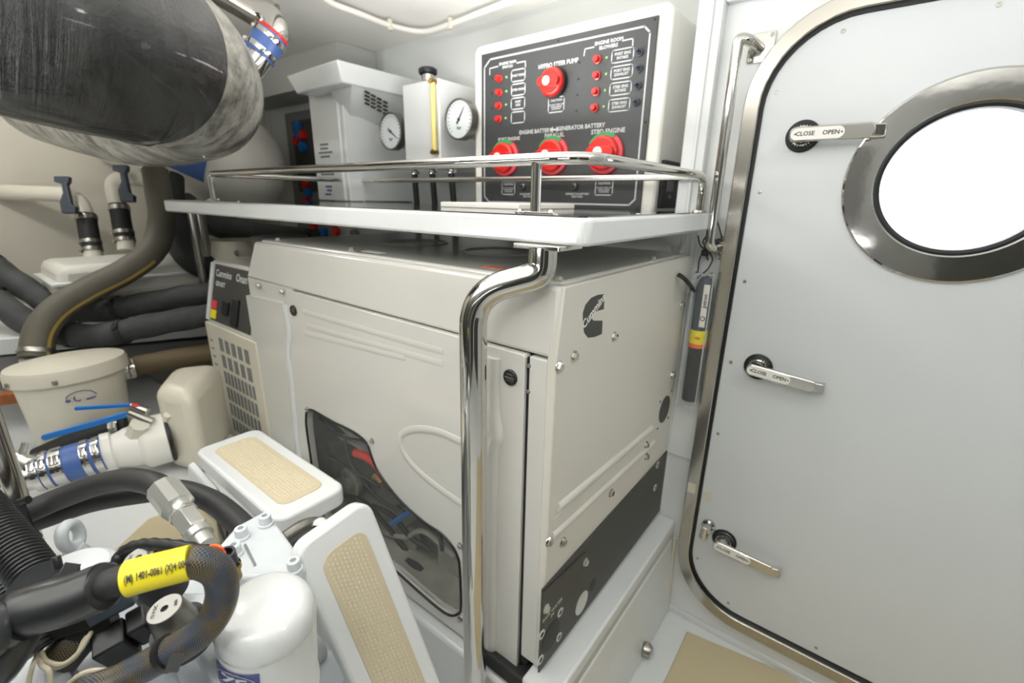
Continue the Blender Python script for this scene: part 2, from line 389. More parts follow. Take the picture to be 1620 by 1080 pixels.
for p in ((1228, 146), (1334, 49), (1581, 7), (1202, 304), (1178, 445), (1156, 573), (1136, 686), (1103, 883), (1152, 954), (1291, 1025)):
    c = W(*p, y=YD-.009)
    if scr is None: scr = mk('screw', screw_g(FWALL(c.x, YD-.008, c.z), .0048), steel, dr)
    else: dup(scr, V((c.x, WL[scr].y, c.z)), dr)
# dog handles
def dog(px, tip, tilt, words, n):
    h = W(*px, y=YD-.03); t = W(*tip, y=YD-.055); hx, hz = h.x, h.z
    d = V((t.x-hx, 0, t.z-hz)); L = d.length; d.normalize()
    r = mk('dog_handle', G().lathe(FWALL(hx, YD-.008, hz), [(.0, 0), (.036, 0), (.036, .004), (.033, .006)], 28).lathe(FWALL(hx, YD-.008, hz), [(.029, .005), (.029, .010), (.018, .016), (.013, .020), (.013, .03)], 28), gasket, dr)
    r.name = 'dog_handle'
    F = FR((hx, YD-.042, hz), d, V((0, 0, 1)))
    if F.col[2].xyz.y > 0: F = FR((hx, YD-.042, hz), d, V((0, 0, -1)))
    up = 1
    mk('spindle', G().cyl((hx, YD-.018, hz), (hx, YD-.048, hz), .018, .016, 20).lathe(FWALL(hx, YD-.013, hz), [(.030, 0), (.027, .006), (.02, .01)], 24), chrome, r)
    L2 = L
    g = G().poly(F, rrect(-.022, -.016, L2-.012, .016, .012, 5), (), 0, .012)
    c0 = F @ V((L2-.02, 0, .006)); c1 = F @ V((L2-.002, 0, .008)); c2 = F @ V((L2+.004, 0, -.012))
    g.hexa([F @ V(p) for p in ((L2-.02, -.013, -.004), (L2+.006, -.013, -.016), (L2+.006, .013, -.016), (L2-.02, .013, -.004), (L2-.02, -.013, .012), (L2+.006, -.013, .006), (L2+.006, .013, .006), (L2-.02, .013, .012))])
    mk('lever', g, chrome, r, .003)
    mk('label_plate', G().poly(F, rrect(-.019, -.0125, .085, .0125, .0125, 6), (), .012, .0128), whitep, r, label='white label plate reading CLOSE and OPEN')
    lt = mk('lettering', G().text(F, 'CLOSE', .0125, .010, 0).text(F, 'OPEN', .0125, .060, 0).poly(F, circ(-.010, 0, .002, 8), (), 0, .0001).poly(F, circ(.080, 0, .002, 8), (), 0, .0001), inkd, r)
    lt.location += (F.to_3x3() @ V((0, 0, 1)))*.0131
dog((1268, 214), (1397, 204), 0, '', 0)
dog((1197, 583), (1299, 617), 0, '', 1)
dog((1143, 860), (1230, 910), 0, '', 2)
# hinge pieces near the lower left of the leaf
for p in ((1095, 770), (1117, 788)):
    c = W(*p, y=YD-.02); mk('catch_plate', G().poly(FWALL(c.x, YD-.026 if p[0] < 1100 else YD-.009, c.z), rrect(-.012, -.016, .012, .016, .004), (), 0, .003).lathe(FWALL(c.x, YD-.026 if p[0] < 1100 else YD-.009, c.z+.007), [(.003, .003), (.002, .0045)], 8).lathe(FWALL(c.x, YD-.026 if p[0] < 1100 else YD-.009, c.z-.007), [(.003, .003), (.002, .0045)], 8), cream, dr)
c = W(1117, 838, y=YD-.04); mk('hinge_block', G().lathe(FWALL(c.x, YD-.008, c.z), [(.02, 0), (.02, .01), (.014, .014), (.014, .03)], 20).cyl((c.x-.004, YD-.03, c.z), (c.x-.006, YD-.034, c.z-.035), .011, .012, 16), chrome, dr)

# outside, seen through the porthole
struct('ground_outside', G().box(-6, 14, 1.95, 30, -.3, -.25), mat('pale_concrete', (225, 225, 222), .8))
bt = thing('moored_boat', 'white boat hull with dark window band beyond the porthole', 'boat', (2.5, 7, .2))
mk('hull', G().hexa([(-3, 6.2, .2), (8, 6.2, .2), (8, 9, .2), (-3, 9, .2), (-3, 6, 1.5), (8, 6, 1.5), (8, 9, 1.5), (-3, 9, 1.5)]), mat('hull_white', (240, 240, 240), .4), bt, .05)
mk('rubbing_strake', G().box(-3, 8, 5.93, 6.02, 1.36, 1.40), mat('pale_red_line', (214, 170, 165), .6), bt)
mk('cabin', G().box(-.5, 5, 6.6, 9, 1.5, 2.6), whitep, bt, .05)
mk('cabin_window', G().box(-.2, 1.0, 6.56, 6.62, 1.8, 2.25).box(1.3, 2.6, 6.56, 6.62, 1.8, 2.25), mat('tinted_cabin_glass', (110, 112, 122), .3), bt, .02)

# ------------------------------------------------------------------ grab rail beside the door
gr = thing('grab_rail', 'long vertical chrome grab rail on the wall left of the door', 'grab rail', (-.345, YD, 1.3))
a = V((-.352, YD-.065, 1.75)); b = V((-.352, YD-.065, 1.275))
mk('rail', G().tube(fillet([(-.318, YD-.004, 1.738), (-.330, YD-.055, 1.745), a, b, (-.345, YD-.055, 1.262), (-.335, YD-.004, 1.268)], .03, 7), .0125, 18), chrome, gr)
for z in (1.738, 1.262): 
    F = FWALL(-.315, YD, z); pl = mk('base_plate', G().poly(F, rrect(-.028, -.032, .03, .032, .004), (), 0, .004), chrome, gr, .001)
    for q in ((.022, -.024), (.022, .024), (-.02, -.024), (-.02, .024)): mk('screw', screw_g(F @ Matrix.Translation((q[0], q[1], .004)), .005), steel, pl)

# ------------------------------------------------------------------ switch control box
YP = 1.40
sb = thing('switch_box', 'large white wall box with black switch panel and red rotary switches', 'control panel', (-.9, YP, 1.34))
Fw = FWALL(0, YP, 0)
mk('enclosure', G().poly(Fw, rrect(-1.277, 1.335, -.553, 1.897, .03, 4), (), -(YB-YP), 0), whitep, sb, .008)
mk('face_plate', G().box(-1.238, -.592, YP-.006, YP, 1.353, 1.866), panelm, sb, .002)
Ff = FWALL(0, YP-.0064, 0)
def strip(g, pts, wd=.004, F=Ff, z0=0, z1=.0004, closed=True):
    n = len(pts)
    for i in range(n if closed else n-1):
        a = V((*pts[i], 0)); b = V((*pts[(i+1) % n], 0)); d = (b-a).normalized(); p = V((-d.y, d.x, 0))*wd/2; e = d*wd*.35
        g.add([a-p-e+V((0, 0, z1)), b-p+e+V((0, 0, z1)), b+p+e+V((0, 0, z1)), a+p-e+V((0, 0, z1))], [(0, 1, 2, 3)], F)
    return g
def pw(px, py): c = W(px, py, y=YP-.006); return (c.x, c.z)
bd = [(-1.195, 1.845), (-.63, 1.845), (-.612, 1.828), (-.612, 1.385), (-.630, 1.368), (-1.200, 1.368), (-1.222, 1.388), (-1.222, 1.822)]
g = strip(G(), bd, .005)
for q in (((775, 118), (775, 108.6), (788, 105)), ((818, 99.6), (831.5, 96.8), (831.5, 105.8)), ((924, 88), (926, 77.5), (940, 74.5)), ((985, 64.5), (1001.7, 61), (1001, 72))):
    strip(g, [pw(*p) for p in q], .0035, closed=False)
for (px, py), tx in (((820, 119), 'PORT MAIN'), ((820, 141.5), 'STBD MAIN'), ((819.5, 163.5), 'PORT\nENG'), ((819.5, 185.5), '')):
    x, z = pw(px, py); strip(g, rrect(x-.029, z-.0175, x+.029, z+.0175, .006, 2), .0035)
    if tx: g.text(Ff, tx, .010, x, z)
for (px, py), tx in (((985, 87.5), 'PORT ENG\nINTAKE'), ((983.5, 114), 'PORT ENG\nEXHAUST'), ((981.5, 140), 'STBD ENG\nINTAKE'), ((979.5, 166), 'STBD ENG\nEXHAUST')):
    x, z = pw(px, py); strip(g, rrect(x-.034, z-.0165, x+.034, z+.0165, .006, 2), .0032); g.text(Ff, tx, .0105, x, z)
def put(px, py, tx, sz, sx=1): x, z = pw(px, py); g.text(Ff, tx, sz, x, z, sx=sx) if sx == 1 else g.text(Ff @ Matrix.Translation((x, z, 0)), tx, sz, sx=sx)
put(803, 102.5, 'ENGINE MAIN\nSWITCH', .0118); put(882.5, 101, 'HYPRO STEER PUMP', .0175, .95); put(963, 69.5, 'ENGINE ROOM\nBLOWERS', .0135)
put(846.5, 208, 'ENGINE BATTERY', .0175, .97); put(918, 201, 'GENERATOR BATTERY', .0175, .97); put(877, 214, 'PARALLEL', .0175)
ax_, az_ = pw(877.5, 205)
g.poly(Ff, [(ax_+q[0], az_+q[1]) for q in ((-.017, 0), (-.007, .010), (-.007, .003), (.007, .003), (.007, .010), (.017, 0), (.007, -.010), (.007, -.003), (-.007, -.003), (-.007, -.010))], (), 0, .0004)
put(805, 220, 'PORT ENGINE', .0155); put(961.5, 207.5, 'STBD ENGINE', .0185)
def caution(g, x, z, w2=.030, h2=.022):
    strip(g, rrect(x-w2, z-h2, x+w2, z+h2, .004, 2), .0032); g.text(Ff, 'CAUTION', .0095, x, z+.013); g.text(Ff, 'DO NOT TURN OFF\nWHILE ENGINE\nIS RUNNING', .0062, x, z-.006)
for p in ((880, 165.5), (804.5, 297.5), (955.5, 297)): caution(g, *pw(*p))
put(913, 309, 'GENERATOR BATTERY\nTEST PORT', .0088); put(835, 309, 'ENGINE BATTERY\nTEST PORT', .0088)
mk('lettering', g, ink, sb)
def knob(x, z, r, name, ring):
    F = Ff @ Matrix.Translation((x, z, 0))
    if ring:
        k = mk(name, G().lathe(F, [(0, 0), (r*1.12, 0), (r*1.12, .010), (r*1.0, .013), (0, .013)], 36, cap=False), redl, sb)
        a0, a1 = math.radians(55), math.radians(150)
        arc = [(r*1.125*math.cos(a0+(a1-a0)*i/12), r*1.125*math.sin(a0+(a1-a0)*i/12)) for i in range(13)]; arc2 = [(r*.7*math.cos(a1-(a1-a0)*i/12), r*.7*math.sin(a1-(a1-a0)*i/12)) for i in range(13)]
        mk('green_sector', G().poly(F, arc+arc2, (), .0105, .0142), grn, k, label='green on-sector of the ring')
        a0, a1 = math.radians(185), math.radians(215)
        arc = [(r*1.125*math.cos(a0+(a1-a0)*i/6), r*1.125*math.sin(a0+(a1-a0)*i/6)) for i in range(7)]; arc2 = [(r*.7*math.cos(a1-(a1-a0)*i/6), r*.7*math.sin(a1-(a1-a0)*i/6)) for i in range(7)]
        mk('green_sector', G().poly(F, arc+arc2, (), .0105, .0142), grn, k)
    else: k = mk(name, G().lathe(F, [(0, 0), (r*1.0, 0), (r*1.0, .014), (0, .014)], 36, cap=False), blk, sb)
    mk('grip', G().lathe(F, [(0, .013), (r*.93, .013), (r*.93, .026), (r*.8, .032), (0, .032)], 40, cap=False).poly(F, rrect(-r*.85, -r*.30, r*.85, r*.30, r*.28, 4), (), .03, .048), redm, k, .002)
    mk('cap', G().lathe(F @ Matrix.Translation((-r*.08, 0, .048)), [(0, 0), (r*.30, 0), (r*.28, .002), (0, .002)], 20, cap=False), whitep, k)
knob(-.920, 1.738, .046, 'rotary_switch', False)
for x in (-1.118, -.914, -.722): knob(x, 1.520, .054, 'rotary_switch', True)
bt0 = None
for x, z in [pw(*p) for p in ((791, 124.5), (791, 146.5), (790.5, 167.5), (790, 188.5), (946, 94.5), (945, 120), (943.5, 145.5), (941.5, 171))]:
    F = Ff @ Matrix.Translation((x, z, 0))
    if bt0 is None: bt0 = mk('push_breaker', G().lathe(F, [(.012, 0), (.012, .004), (.0085, .005), (.0085, .017), (.007, .019)], 18), redm, sb); o0 = WL[bt0]-V((x, 0, z))
    else: dup(bt0, V((x, 0, z))+o0, sb)
    mk('indicator_lamp', G().lathe(Ff @ Matrix.Translation((x+.030, z+.001, 0)), [(.004, 0), (.003, .003)], 10), ledm, sb)
for x, z in [pw(*p) for p in ((1012, 83), (1011, 109), (1009, 136), (1006.5, 162))]:
    F = Ff @ Matrix.Translation((x, z, 0)); mk('toggle_switch', G().lathe(F, [(.011, 0), (.011, .004), (.007, .005), (.006, .010)], 14).cyl(F @ V((0, 0, .006)), F @ V((0, .004, .024)), .003, .0065, 12), navy, sb)
for x in (-.826, -1.037): mk('test_socket', G().lathe(Ff @ Matrix.Translation((x, 1.422, 0)), [(.012, 0), (.011, .008), (.007, .012), (.005, .012), (.005, .006)], 16), darkalu, sb)
for x, z in ((-1.187, 1.786), (-1.187, 1.738), (-1.187, 1.69), (-.835, 1.785), (-.835, 1.740), (-.835, 1.695), (-.835, 1.65), (-1.23, 1.36), (-.602, 1.857), (-.915, 1.857), (-.602, 1.36), (-.602, 1.60)):
    mk('screw', screw_g(Ff @ Matrix.Translation((x, z, 0)), .0035), blk, sb)
ds = thing('display_unit', 'small black framed display on the wall right of the white switch box', 'display', (-.535, YP+.02, 1.34))
F = FSIDE(-.5529, YP+.08, 1.43)
mk('bezel', G().poly(F, rrect(-.055, -.07, .075, .068, .004), (), 0, .012), blk, ds, .002)
mk('screen', G().poly(F, rrect(-.02, -.02, .03, .045, .003), (), .012, .0135), dgrey, ds)
mk('lettering', G().text(F @ Matrix.Translation((0, 0, .0137)), '12.6', .014, .005, -.035), ink, ds)

#SHELF
# ------------------------------------------------------------------ tray shelf over the genset with posts and rail
ZT0, ZT1 = 1.309, 1.353
sh = thing('tray_shelf', 'long white shelf with chrome gallery rail above the generator', 'shelf', (-1.3, 1.0, ZT0))
tp = [(-2.255, .652), (-.372, .652), (-.360, .664), (-.360, 1.335), (-2.255, 1.335)]
mk('tray', G().poly(FTOP(0, 0, 0), tp, (), ZT0, ZT1), gel, sh, .006)
tp2 = [(-2.24, .668), (-.387, .668), (-.376, .680), (-.376, 1.33), (-2.24, 1.33)]
mk('tray_top', G().poly(FTOP(0, 0, 0), tp2, (), ZT1-.001, ZT1+.002), shelft, sh, label='mirror bright steel top sheet')
g = strip(G(), [(-2.24, .666), (-.386, .666), (-.374, .680), (-.374, 1.33)], .003, FTOP(0, 0, ZT1), 0, .0023, closed=False)
mk('edge_seal', g, gasket, sh)
ZR = 1.447
XR2, XL2, YF2, YB2 = -.398, -1.945, .705, 1.335
fr = fillet([(XL2, YB2, ZR), (XL2, YF2, ZR), (XR2-.02, YF2, ZR), (XR2, YF2+.02, ZR), (XR2, YB2-.02, ZR), (XR2, YB2-.006, ZR-.015), (XR2, YB2-.006, ZT1)], .05, 6)
fr = fillet([(XL2, YB2, ZR), (XL2, YF2, ZR), (XR2, YF2, ZR), (XR2, YB2-.0, ZR), (XR2, YB2, ZT1)], .075, 8)
mk('gallery_rail', G().tube(fr, .0105, 16), chrome, sh)
mk('gallery_rail', G().tube([(XL2, YB2, ZR), (XR2, YB2, ZR-.002)], .0095, 14), chrome, sh)
for x, y in ((-.497, YF2), (-1.905, YF2+.0), (XL2, YB2)):
    po = mk('rail_post', G().tube(fillet([(x, y, ZR), (x, y, ZR-.04), (x, y, ZT1+.002)], .02), .0095, 16), chrome, sh)
    mk('foot_plate', G().poly(FTOP(x, y, ZT1+.002), [(-.038, -.011), (.038, -.011), (.046, 0), (.038, .011), (-.038, .011), (-.046, 0)], (), 0, .004), chrome, po, .001)
    for s_ in (-.034, .034): mk('screw', G().lathe(FTOP(x+s_, y, ZT1+.006), [(.0065, 0), (.005, .004), (.002, .005)], 12), steel, po)
mk('foot_plate', G().lathe(FTOP(XR2, YB2, ZT1+.002), [(.02, 0), (.018, .004)], 20), chrome, sh)
for x, y in ((-.45, .70), (-.385, .9), (-.385, 1.15), (-1.7, .70)): mk('screw', screw_g(FTOP(x, y, ZT1+.0025), .006), chrome, sh)
lid = tag(mk('flat_white_slab', G().box(-1.0, -.72, .95, 1.22, ZT1+.002, ZT1+.016), whitep, None, .003), 'flat white slab on the mirror tray below the switches', 'sheet')  # thin white slab set on the tray top

# big chrome post, front
mp = thing('support_post', 'thick chrome support post bending under the shelf, in front of the generator', 'post', (-.54, .585, 0))
PX, PY = -.5400, .585
QX, QY = -.4385, .648
pts = fillet([(PX-.004, PY, 0), (PX, PY, 1.222), (QX, QY, 1.259), (QX, QY, 1.304)], .075, 14)
mk('post', G().tube(pts, .0252, 32), chrome, mp)
F = FTOP(QX, QY+.01, 1.301)
mk('mounting_plate', G().poly(F, rrect(-.050, -.030, .045, .045, .004), (), 0, .008), chrome, mp, .0015)
mk('floor_flange', G().lathe(FTOP(PX-.004, PY, 0), [(.055, 0), (.055, .006), (.026, .012)], 28), chrome, mp)
# far-left pair of posts
for i, (px, r) in enumerate(((300, .016), (313, .019))):
    c = W(px+4, 342, y=.74+.05*i); tag(mk('support_post', G().tube([(c.x, c.y, .5), (c.x, c.y, ZT0)], r, 20), steel), ['slimmer steel post under the left end of the shelf', 'thicker steel post under the left end of the shelf'][i], 'post', 'posts under the shelf left end')
c = D(14, 745, 1.05); tag(mk('stanchion', G().tube([(c.x, c.y, .5), (c.x, c.y, .93)], .019, 20), frame_m), 'short stainless stanchion at the left picture edge beside the blue hose', 'post')

#GENSET
# ------------------------------------------------------------------ generator
XR, YF = -.407, .66
gs = thing('generator', 'large white enclosed marine generator with black C logo under the shelf', 'generator', (-1.0, 1.0, .37))
# end panel facing the walkway
Fs = FSIDE(XR, 0, 0)
mk('end_panel', G().poly(Fs, [(.655, .385), (1.352, .385), (1.352, 1.238), (.672, 1.238), (.655, 1.10)], (), -.02, 0), gens, gs, .003)
mk('top_cover', G().hexa([(-1.545, .672, 1.215), (-.409, .672, 1.215), (-.409, 1.35, 1.215), (-1.545, 1.35, 1.215), (-1.545, .690, 1.243), (-.425, .690, 1.243), (-.425, 1.345, 1.243), (-1.545, 1.345, 1.243)]), gen, gs, .004)
for r, x in ((.10, -1.15), (.07, -1.15), (.10, -.80)): mk('embossed_ring', G().lathe(FTOP(x, .98, 1.243), [(r-.006, 0), (r-.003, .004), (r+.003, .004), (r+.006, 0)], 40, cap=False), gen, gs)
for x, y in ((-.437, .70), (-.43, 1.12), (-.43, 1.32), (-1.50, .72), (-1.1, .72)): mk('bolt', bolt_g(FTOP(x, y, 1.243), .007, .006), zinc, gs)
mk('orange_mark', G().poly(FTOP(-.62, .735, 1.243), rrect(-.028, -.006, .028, .006, .003), (), 0, .0012), orange, gs)
mk('lettering', G().text(FTOP(-1.0, .705, 1.2434), 'CAUTION HOT', .016, 0, 0), inkd, gs)
mk('sticker', G().poly(FTOP(-1.02, .73, 1.243), rrect(-.04, -.012, .04, .012, .003), (), 0, .001), whitep, gs)
# front cowl
mk('front_cowl', G().hexa([(-1.622, YF-.002, 1.117), (-.412, YF-.002, 1.1075), (-.412, .70, 1.1075), (-1.622, .70, 1.117), (-1.548, YF+.006, 1.238), (-.412, YF+.006, 1.238), (-.412, .70, 1.238), (-1.548, .70, 1.238)]), gen, gs, .008)
# corner strip right of the service door
mk('cowl_flange', G().box(-1.620, -1.33, YF+.001, .70, 1.04, 1.12), gen, gs, .002)
mk('corner_post', G().box(-.466, -.409, YF-.004, .70, .375, 1.104), gen, gs, .003)
# front service door with clear window
wp = [(-1.323, .561), (-1.326, .66), (-1.321, .705), (-1.310, .733), (-1.293, .744), (-1.264, .748), (-1.20, .746), (-1.15, .745), (-1.10, .747), (-1.046, .746), (-.999, .734), (-.981, .700), (-.959, .665), (-.912, .633), (-.855, .607), (-.774, .589), (-.714, .587), (-.674, .571), (-.657, .550), (-.650, .52), (-.648, .40), (-.661, .367), (-.688, .344), (-.732, .337), (-.816, .343), (-.906, .354), (-1.0, .352), (-1.25, .35), (-1.30, .37), (-1.32, .42)]
Fg = FWALL(0, YF, 0)
mk('service_door', G().poly(Fg, [(-1.628, .275), (-.478, .305), (-.472, .33), (-.472, 1.101), (-.476, 1.1055), (-1.335, 1.1145), (-1.350, 1.108), (-1.362, 1.078), (-1.375, 1.068), (-1.628, 1.058)], [list(reversed(wp))], -.012, .010), gen, gs, .005)
mk('seal_strip', G().box(-.4715, -.4665, YF-.002, YF+.02, .32, 1.10), gasket, gs)
mk('window_pane', G().poly(Fg, [(x*1.0, z) for x, z in wp], (), -.004, .002), smoke, gs, label='clear plastic window in the service door')
wc = (sum(p[0] for p in wp)/len(wp), sum(p[1] for p in wp)/len(wp))
wo = crom([(x, YF-.0112, z) for x, z in wp], 3, True)
mk('window_seal', G().tube([V(p) for p in wo], .0035, 6, True), gasket, gs)
for p in ((487, 647), (589, 697), (729, 863), (728, 979)):
    c = W(*p, y=YF-.01); mk('bolt', bolt_g(FWALL(c.x, YF-.010, c.z), .007, .006), chrome, gs)
for p in ((443, 462), (406, 452)): c = W(*p, y=YF-.01); mk('bolt', bolt_g(FWALL(c.x, YF-.004, c.z), .007, .005), zinc, gs)
# pressed rib and pressed oval on the door
rib = crom([W(*p, y=YF-.011) for p in ((449, 482), (456, 520), (455, 560), (460, 600), (465, 650), (470, 700), (476, 735))], 5)
g = G().tube(rib, .016, 12); g.v = [V((v.x, YF-.0105+(v.y-(YF-.0105))*.28, v.z)) for v in g.v]
mk('pressed_rib', g, gel, gs, label='pressed vertical rib, slightly whiter')
ov = [W(*p, y=YF-.010) for p in ((760, 715), (728, 698), (690, 682), (655, 679), (634, 690), (640, 718), (662, 745), (695, 772), (728, 795), (770, 818))]
g = G().tube(crom(ov, 6), .010, 10); g.v = [V((v.x, YF-.0105+(v.y-(YF-.0105))*.25, v.z)) for v in g.v]; mk('pressed_oval', g, gen, gs)
for a_, b_ in (((480, 493), (700, 556)), ((485, 515), (700, 575)), ((483, 527), (640, 566))):
    g = G().tube([W(*a_, y=YF-.0105), W(*b_, y=YF-.0105)], .008, 8); g.v = [V((v.x, YF-.0105+(v.y-(YF-.0105))*.12, v.z)) for v in g.v]; mk('pressed_ridge', g, gen, gs)
# curved right end of the door
mk('door_end_moulding', G().tube(crom([(-.545, YF-.006, 1.085), (-.545, YF-.006, .98), (-.535, YF-.006, .92), (-.548, YF-.006, .86), (-.55, YF-.006, .6), (-.55, YF-.006, .33)], 6), .016, 12), gen, gs)
for p, r in (((807, 597), .0145), ((464, 491), .0145)):
    c = W(*p, y=YF-.012); Fk = FWALL(c.x, YF-.010, c.z)
    lk = mk('latch', G().lathe(Fk, [(0, 0), (r*1.1, 0), (r*1.12, .003), (r, .005), (r*.82, .005), (r*.82, .003), (0, .003)], 28, cap=False), blk, gs, label='round black quarter-turn latch')
    mk('slot', G().poly(Fk, rrect(-r*.75, -.0016, r*.75, .0016, .001), (), .003, .0045).text(Fk @ Matrix.Translation((0, 0, .0034)), 'OPEN', .007, 0, .0062).text(Fk @ Matrix.Translation((0, 0, .0034)), 'LOCK', .007, 0, -.0062), steel, lk)
for p in ((836, 579), (835, 620)): c = W(*p, y=YF-.006); mk('bolt', G().lathe(FWALL(c.x, YF-.004, c.z), [(.0045, 0), (.003, .003)], 12), dgrey, gs)
# end panel details
C_ = [(.7515, 1.148), (.7555, 1.165), (.763, 1.180), (.775, 1.193), (.790, 1.201), (.829, 1.203), (.829, 1.176), (.800, 1.176), (.790, 1.168), (.786, 1.157), (.787, 1.150), (.795, 1.143), (.826, 1.143), (.823, 1.119), (.787, 1.119), (.767, 1.123), (.754, 1.135)]
lg = lambda px, py: (W(px, py, x=XR).y, W(px, py, x=XR).z)
C_ = [lg(*p) for p in ((922, 505), (922, 495), (926, 482), (935, 471), (946, 466), (956, 465), (955, 489), (946, 491), (937, 497), (935, 503), (939, 507), (953, 507), (952, 528), (940, 533), (930, 534), (924, 526))]
mk('emblem', G().poly(Fs, C_, (), 0, .0006), charc, gs)
a_ = W(924, 512, x=XR); b_ = W(955, 468, x=XR)
Ft = FR((XR+.0008, (a_.y+b_.y)/2, (a_.z+b_.z)/2), V((0, b_.y-a_.y, b_.z-a_.z)), V((0, -(b_.z-a_.z), b_.y-a_.y)))
mk('lettering', G().text(Ft, 'Cummins', .0245, -.002, -.001), whitep, gs)
b0 = None
for p in ((971, 532), (908, 563), (884, 580), (1078, 482), (1063, 593), (868, 856), (890, 857), (966, 779), (1022, 703), (1022, 722)):
    c = W(*p, x=XR)
    if b0 is None: b0 = mk('bolt', bolt_g(FSIDE(XR, c.y, c.z), .0085, .007), chrome, gs); ob = WL[b0]-V((XR, c.y, c.z))
    else: dup(b0, V((XR, c.y, c.z))+ob, gs)
c = W(1051, 647, x=XR); Fk = FSIDE(XR, c.y, c.z)
vg = mk('round_vent', G().lathe(Fk, [(0, 0), (.042, 0), (.042, .0015), (0, .0015)], 32, cap=False), charc, gs)
for q in ((.045, .045), (-.045, .040), (.045, -.045), (-.040, -.048)): mk('screw', screw_g(Fk @ Matrix.Translation((q[0], q[1], 0)), .004), blk, vg)
for (p0, p1, dz) in (((882, 803), (1030, 678), .011), ((874, 848), (1034, 700), .009)):
    A = W(*p0, x=XR); B = W(*p1, x=XR)
    g = G().tube([A, B], dz, 10); g.v = [V((XR+(v.x-XR)*.7, v.y, v.z)) for v in g.v]; mk('pressed_ridge', g, gens, gs)
A = W(874, 826, x=XR); B = W(1028, 688, x=XR)
mk('recessed_slot', G().hexa([(XR-.001, A.y, A.z-.018), (XR-.001, B.y, B.z-.014), (XR+.0008, B.y, B.z-.014), (XR+.0008, A.y, A.z-.018), (XR-.001, A.y, A.z+.006), (XR-.001, B.y, B.z+.006), (XR+.0008, B.y, B.z+.006), (XR+.0008, A.y, A.z+.006)]), tankw, gs)
bp = mk('lower_plate', G().poly(Fs, [(.640, .386), (1.35, .388), (1.35, .616), (.640, .616)], (), 0, .004), charc, gs, .001, label='charcoal lower connection plate')
Fb = FSIDE(XR+.004, 0, 0)
def L2(px, py): c = W(px, py, x=XR+.004); return (c.y, c.z)
mk('cover_plate', G().poly(Fb, [L2(*p) for p in ((857, 938), (857, 975), (922, 905), (926, 872))], (), 0, .003), charc, bp, .001)
for p in ((862, 961), (924, 888)): q = L2(*p); mk('bolt', bolt_g(FSIDE(XR+.007, *q), .008, .006), zinc, bp)
for p in ((857, 1003), (886, 968), (884, 1007), (855, 1043), (1040, 735), (1036, 771)):
    q = L2(*p); mk('grommet', G().lathe(FSIDE(XR+.004, *q), [(.006, 0), (.011, 0), (.011, .0015), (.006, .0015)], 18, cap=False), ink, bp)
q = L2(871, 1006); mk('dark_hole', G().lathe(FSIDE(XR+.004, *q), [(0, 0), (.036, 0), (.036, .0008), (0, .0008)], 28, cap=False), gasket, bp)
q = L2(920, 953); mk('round_hole', G().lathe(FSIDE(XR+.004, *q), [(0, 0), (.030, 0), (.030, .001), (0, .001)], 28, cap=False), zinc, bp)
q = L2(938, 925); mk('dark_hole', G().lathe(FSIDE(XR+.004, *q), [(0, 0), (.016, 0), (.016, .0008), (0, .0008)], 20, cap=False), gasket, bp)
q = L2(874, 968); mk('lettering', G().text(FSIDE(XR+.0045, *q), 'RAW WATER\nIN', .013, 0, 0), ink, bp)
# tether at the top back corner
tag(mk('cable_tail', G().tube(crom([W(1073, 434, x=XR+.004), W(1082, 440, x=XR+.02), W(1090, 449, x=XR+.03), W(1097, 460, y=YD-.03)], 5), .006, 8), blk), 'short black cable stub at the top back corner of the generator', 'cable')
# control end
YE = .645
mk('end_housing', G().hexa([(-2.03, YE, .36), (-1.60, YE, .36), (-1.60, 1.3, .36), (-2.03, 1.3, .36), (-2.03, YE, .90), (-1.60, YE, .90), (-1.60, 1.3, .90), (-2.03, 1.3, .90)]), cream, gs, .004)
mk('control_hood', G().hexa([(-2.03, .655, .90), (-1.60, .655, .90), (-1.60, 1.2, .90), (-2.03, 1.2, .90), (-2.03, .712, 1.135), (-1.60, .712, 1.135), (-1.60, 1.2, 1.135), (-2.03, 1.2, 1.135)]), gen, gs, .006)
tv = V((0, .057, .235)).normalized(); Fc = FR((-1.82, .6535+.0285, 1.0175), (1, 0, 0), tv)
Fc = Fc @ Matrix.Translation((0, 0, .0005))
cp = mk('control_panel', G().poly(Fc, [(-.170, -.108), (.165, -.108), (.165, .108), (-.165, .108)], (), 0, .003), charc, gs, .001, label='dark slanted control panel on the far end')
mk('side_trim', G().poly(Fc, rrect(-.205, -.112, -.178, .112, .004), (), 0, .006), gel, gs, .001)
lt = mk('lettering', G().text(Fc, 'Cummins', .036, -.155, .075, ax='LEFT').text(Fc, 'Onan', .04, .02, .075, ax='LEFT').text(Fc, 'GENSET', .024, -.15, .035, ax='LEFT'), ink, cp); lt.location += (Fc.to_3x3() @ V((0, 0, 1)))*.0035
mk('red_block', G().poly(Fc, rrect(-.165, -.062, -.12, -.030, .003), (), .003, .006), redl, cp); mk('yellow_block', G().poly(Fc, rrect(-.165, -.100, -.12, -.066, .003), (), .003, .006), yel, cp)
mk('switch', G().poly(Fc, rrect(-.06, -.07, -.01, -.02, .005), (), .003, .012), blk, cp, .002); mk('gauge_block', G().poly(Fc, rrect(.015, -.10, .07, 0, .005), (), .003, .010), blk, cp, .002)
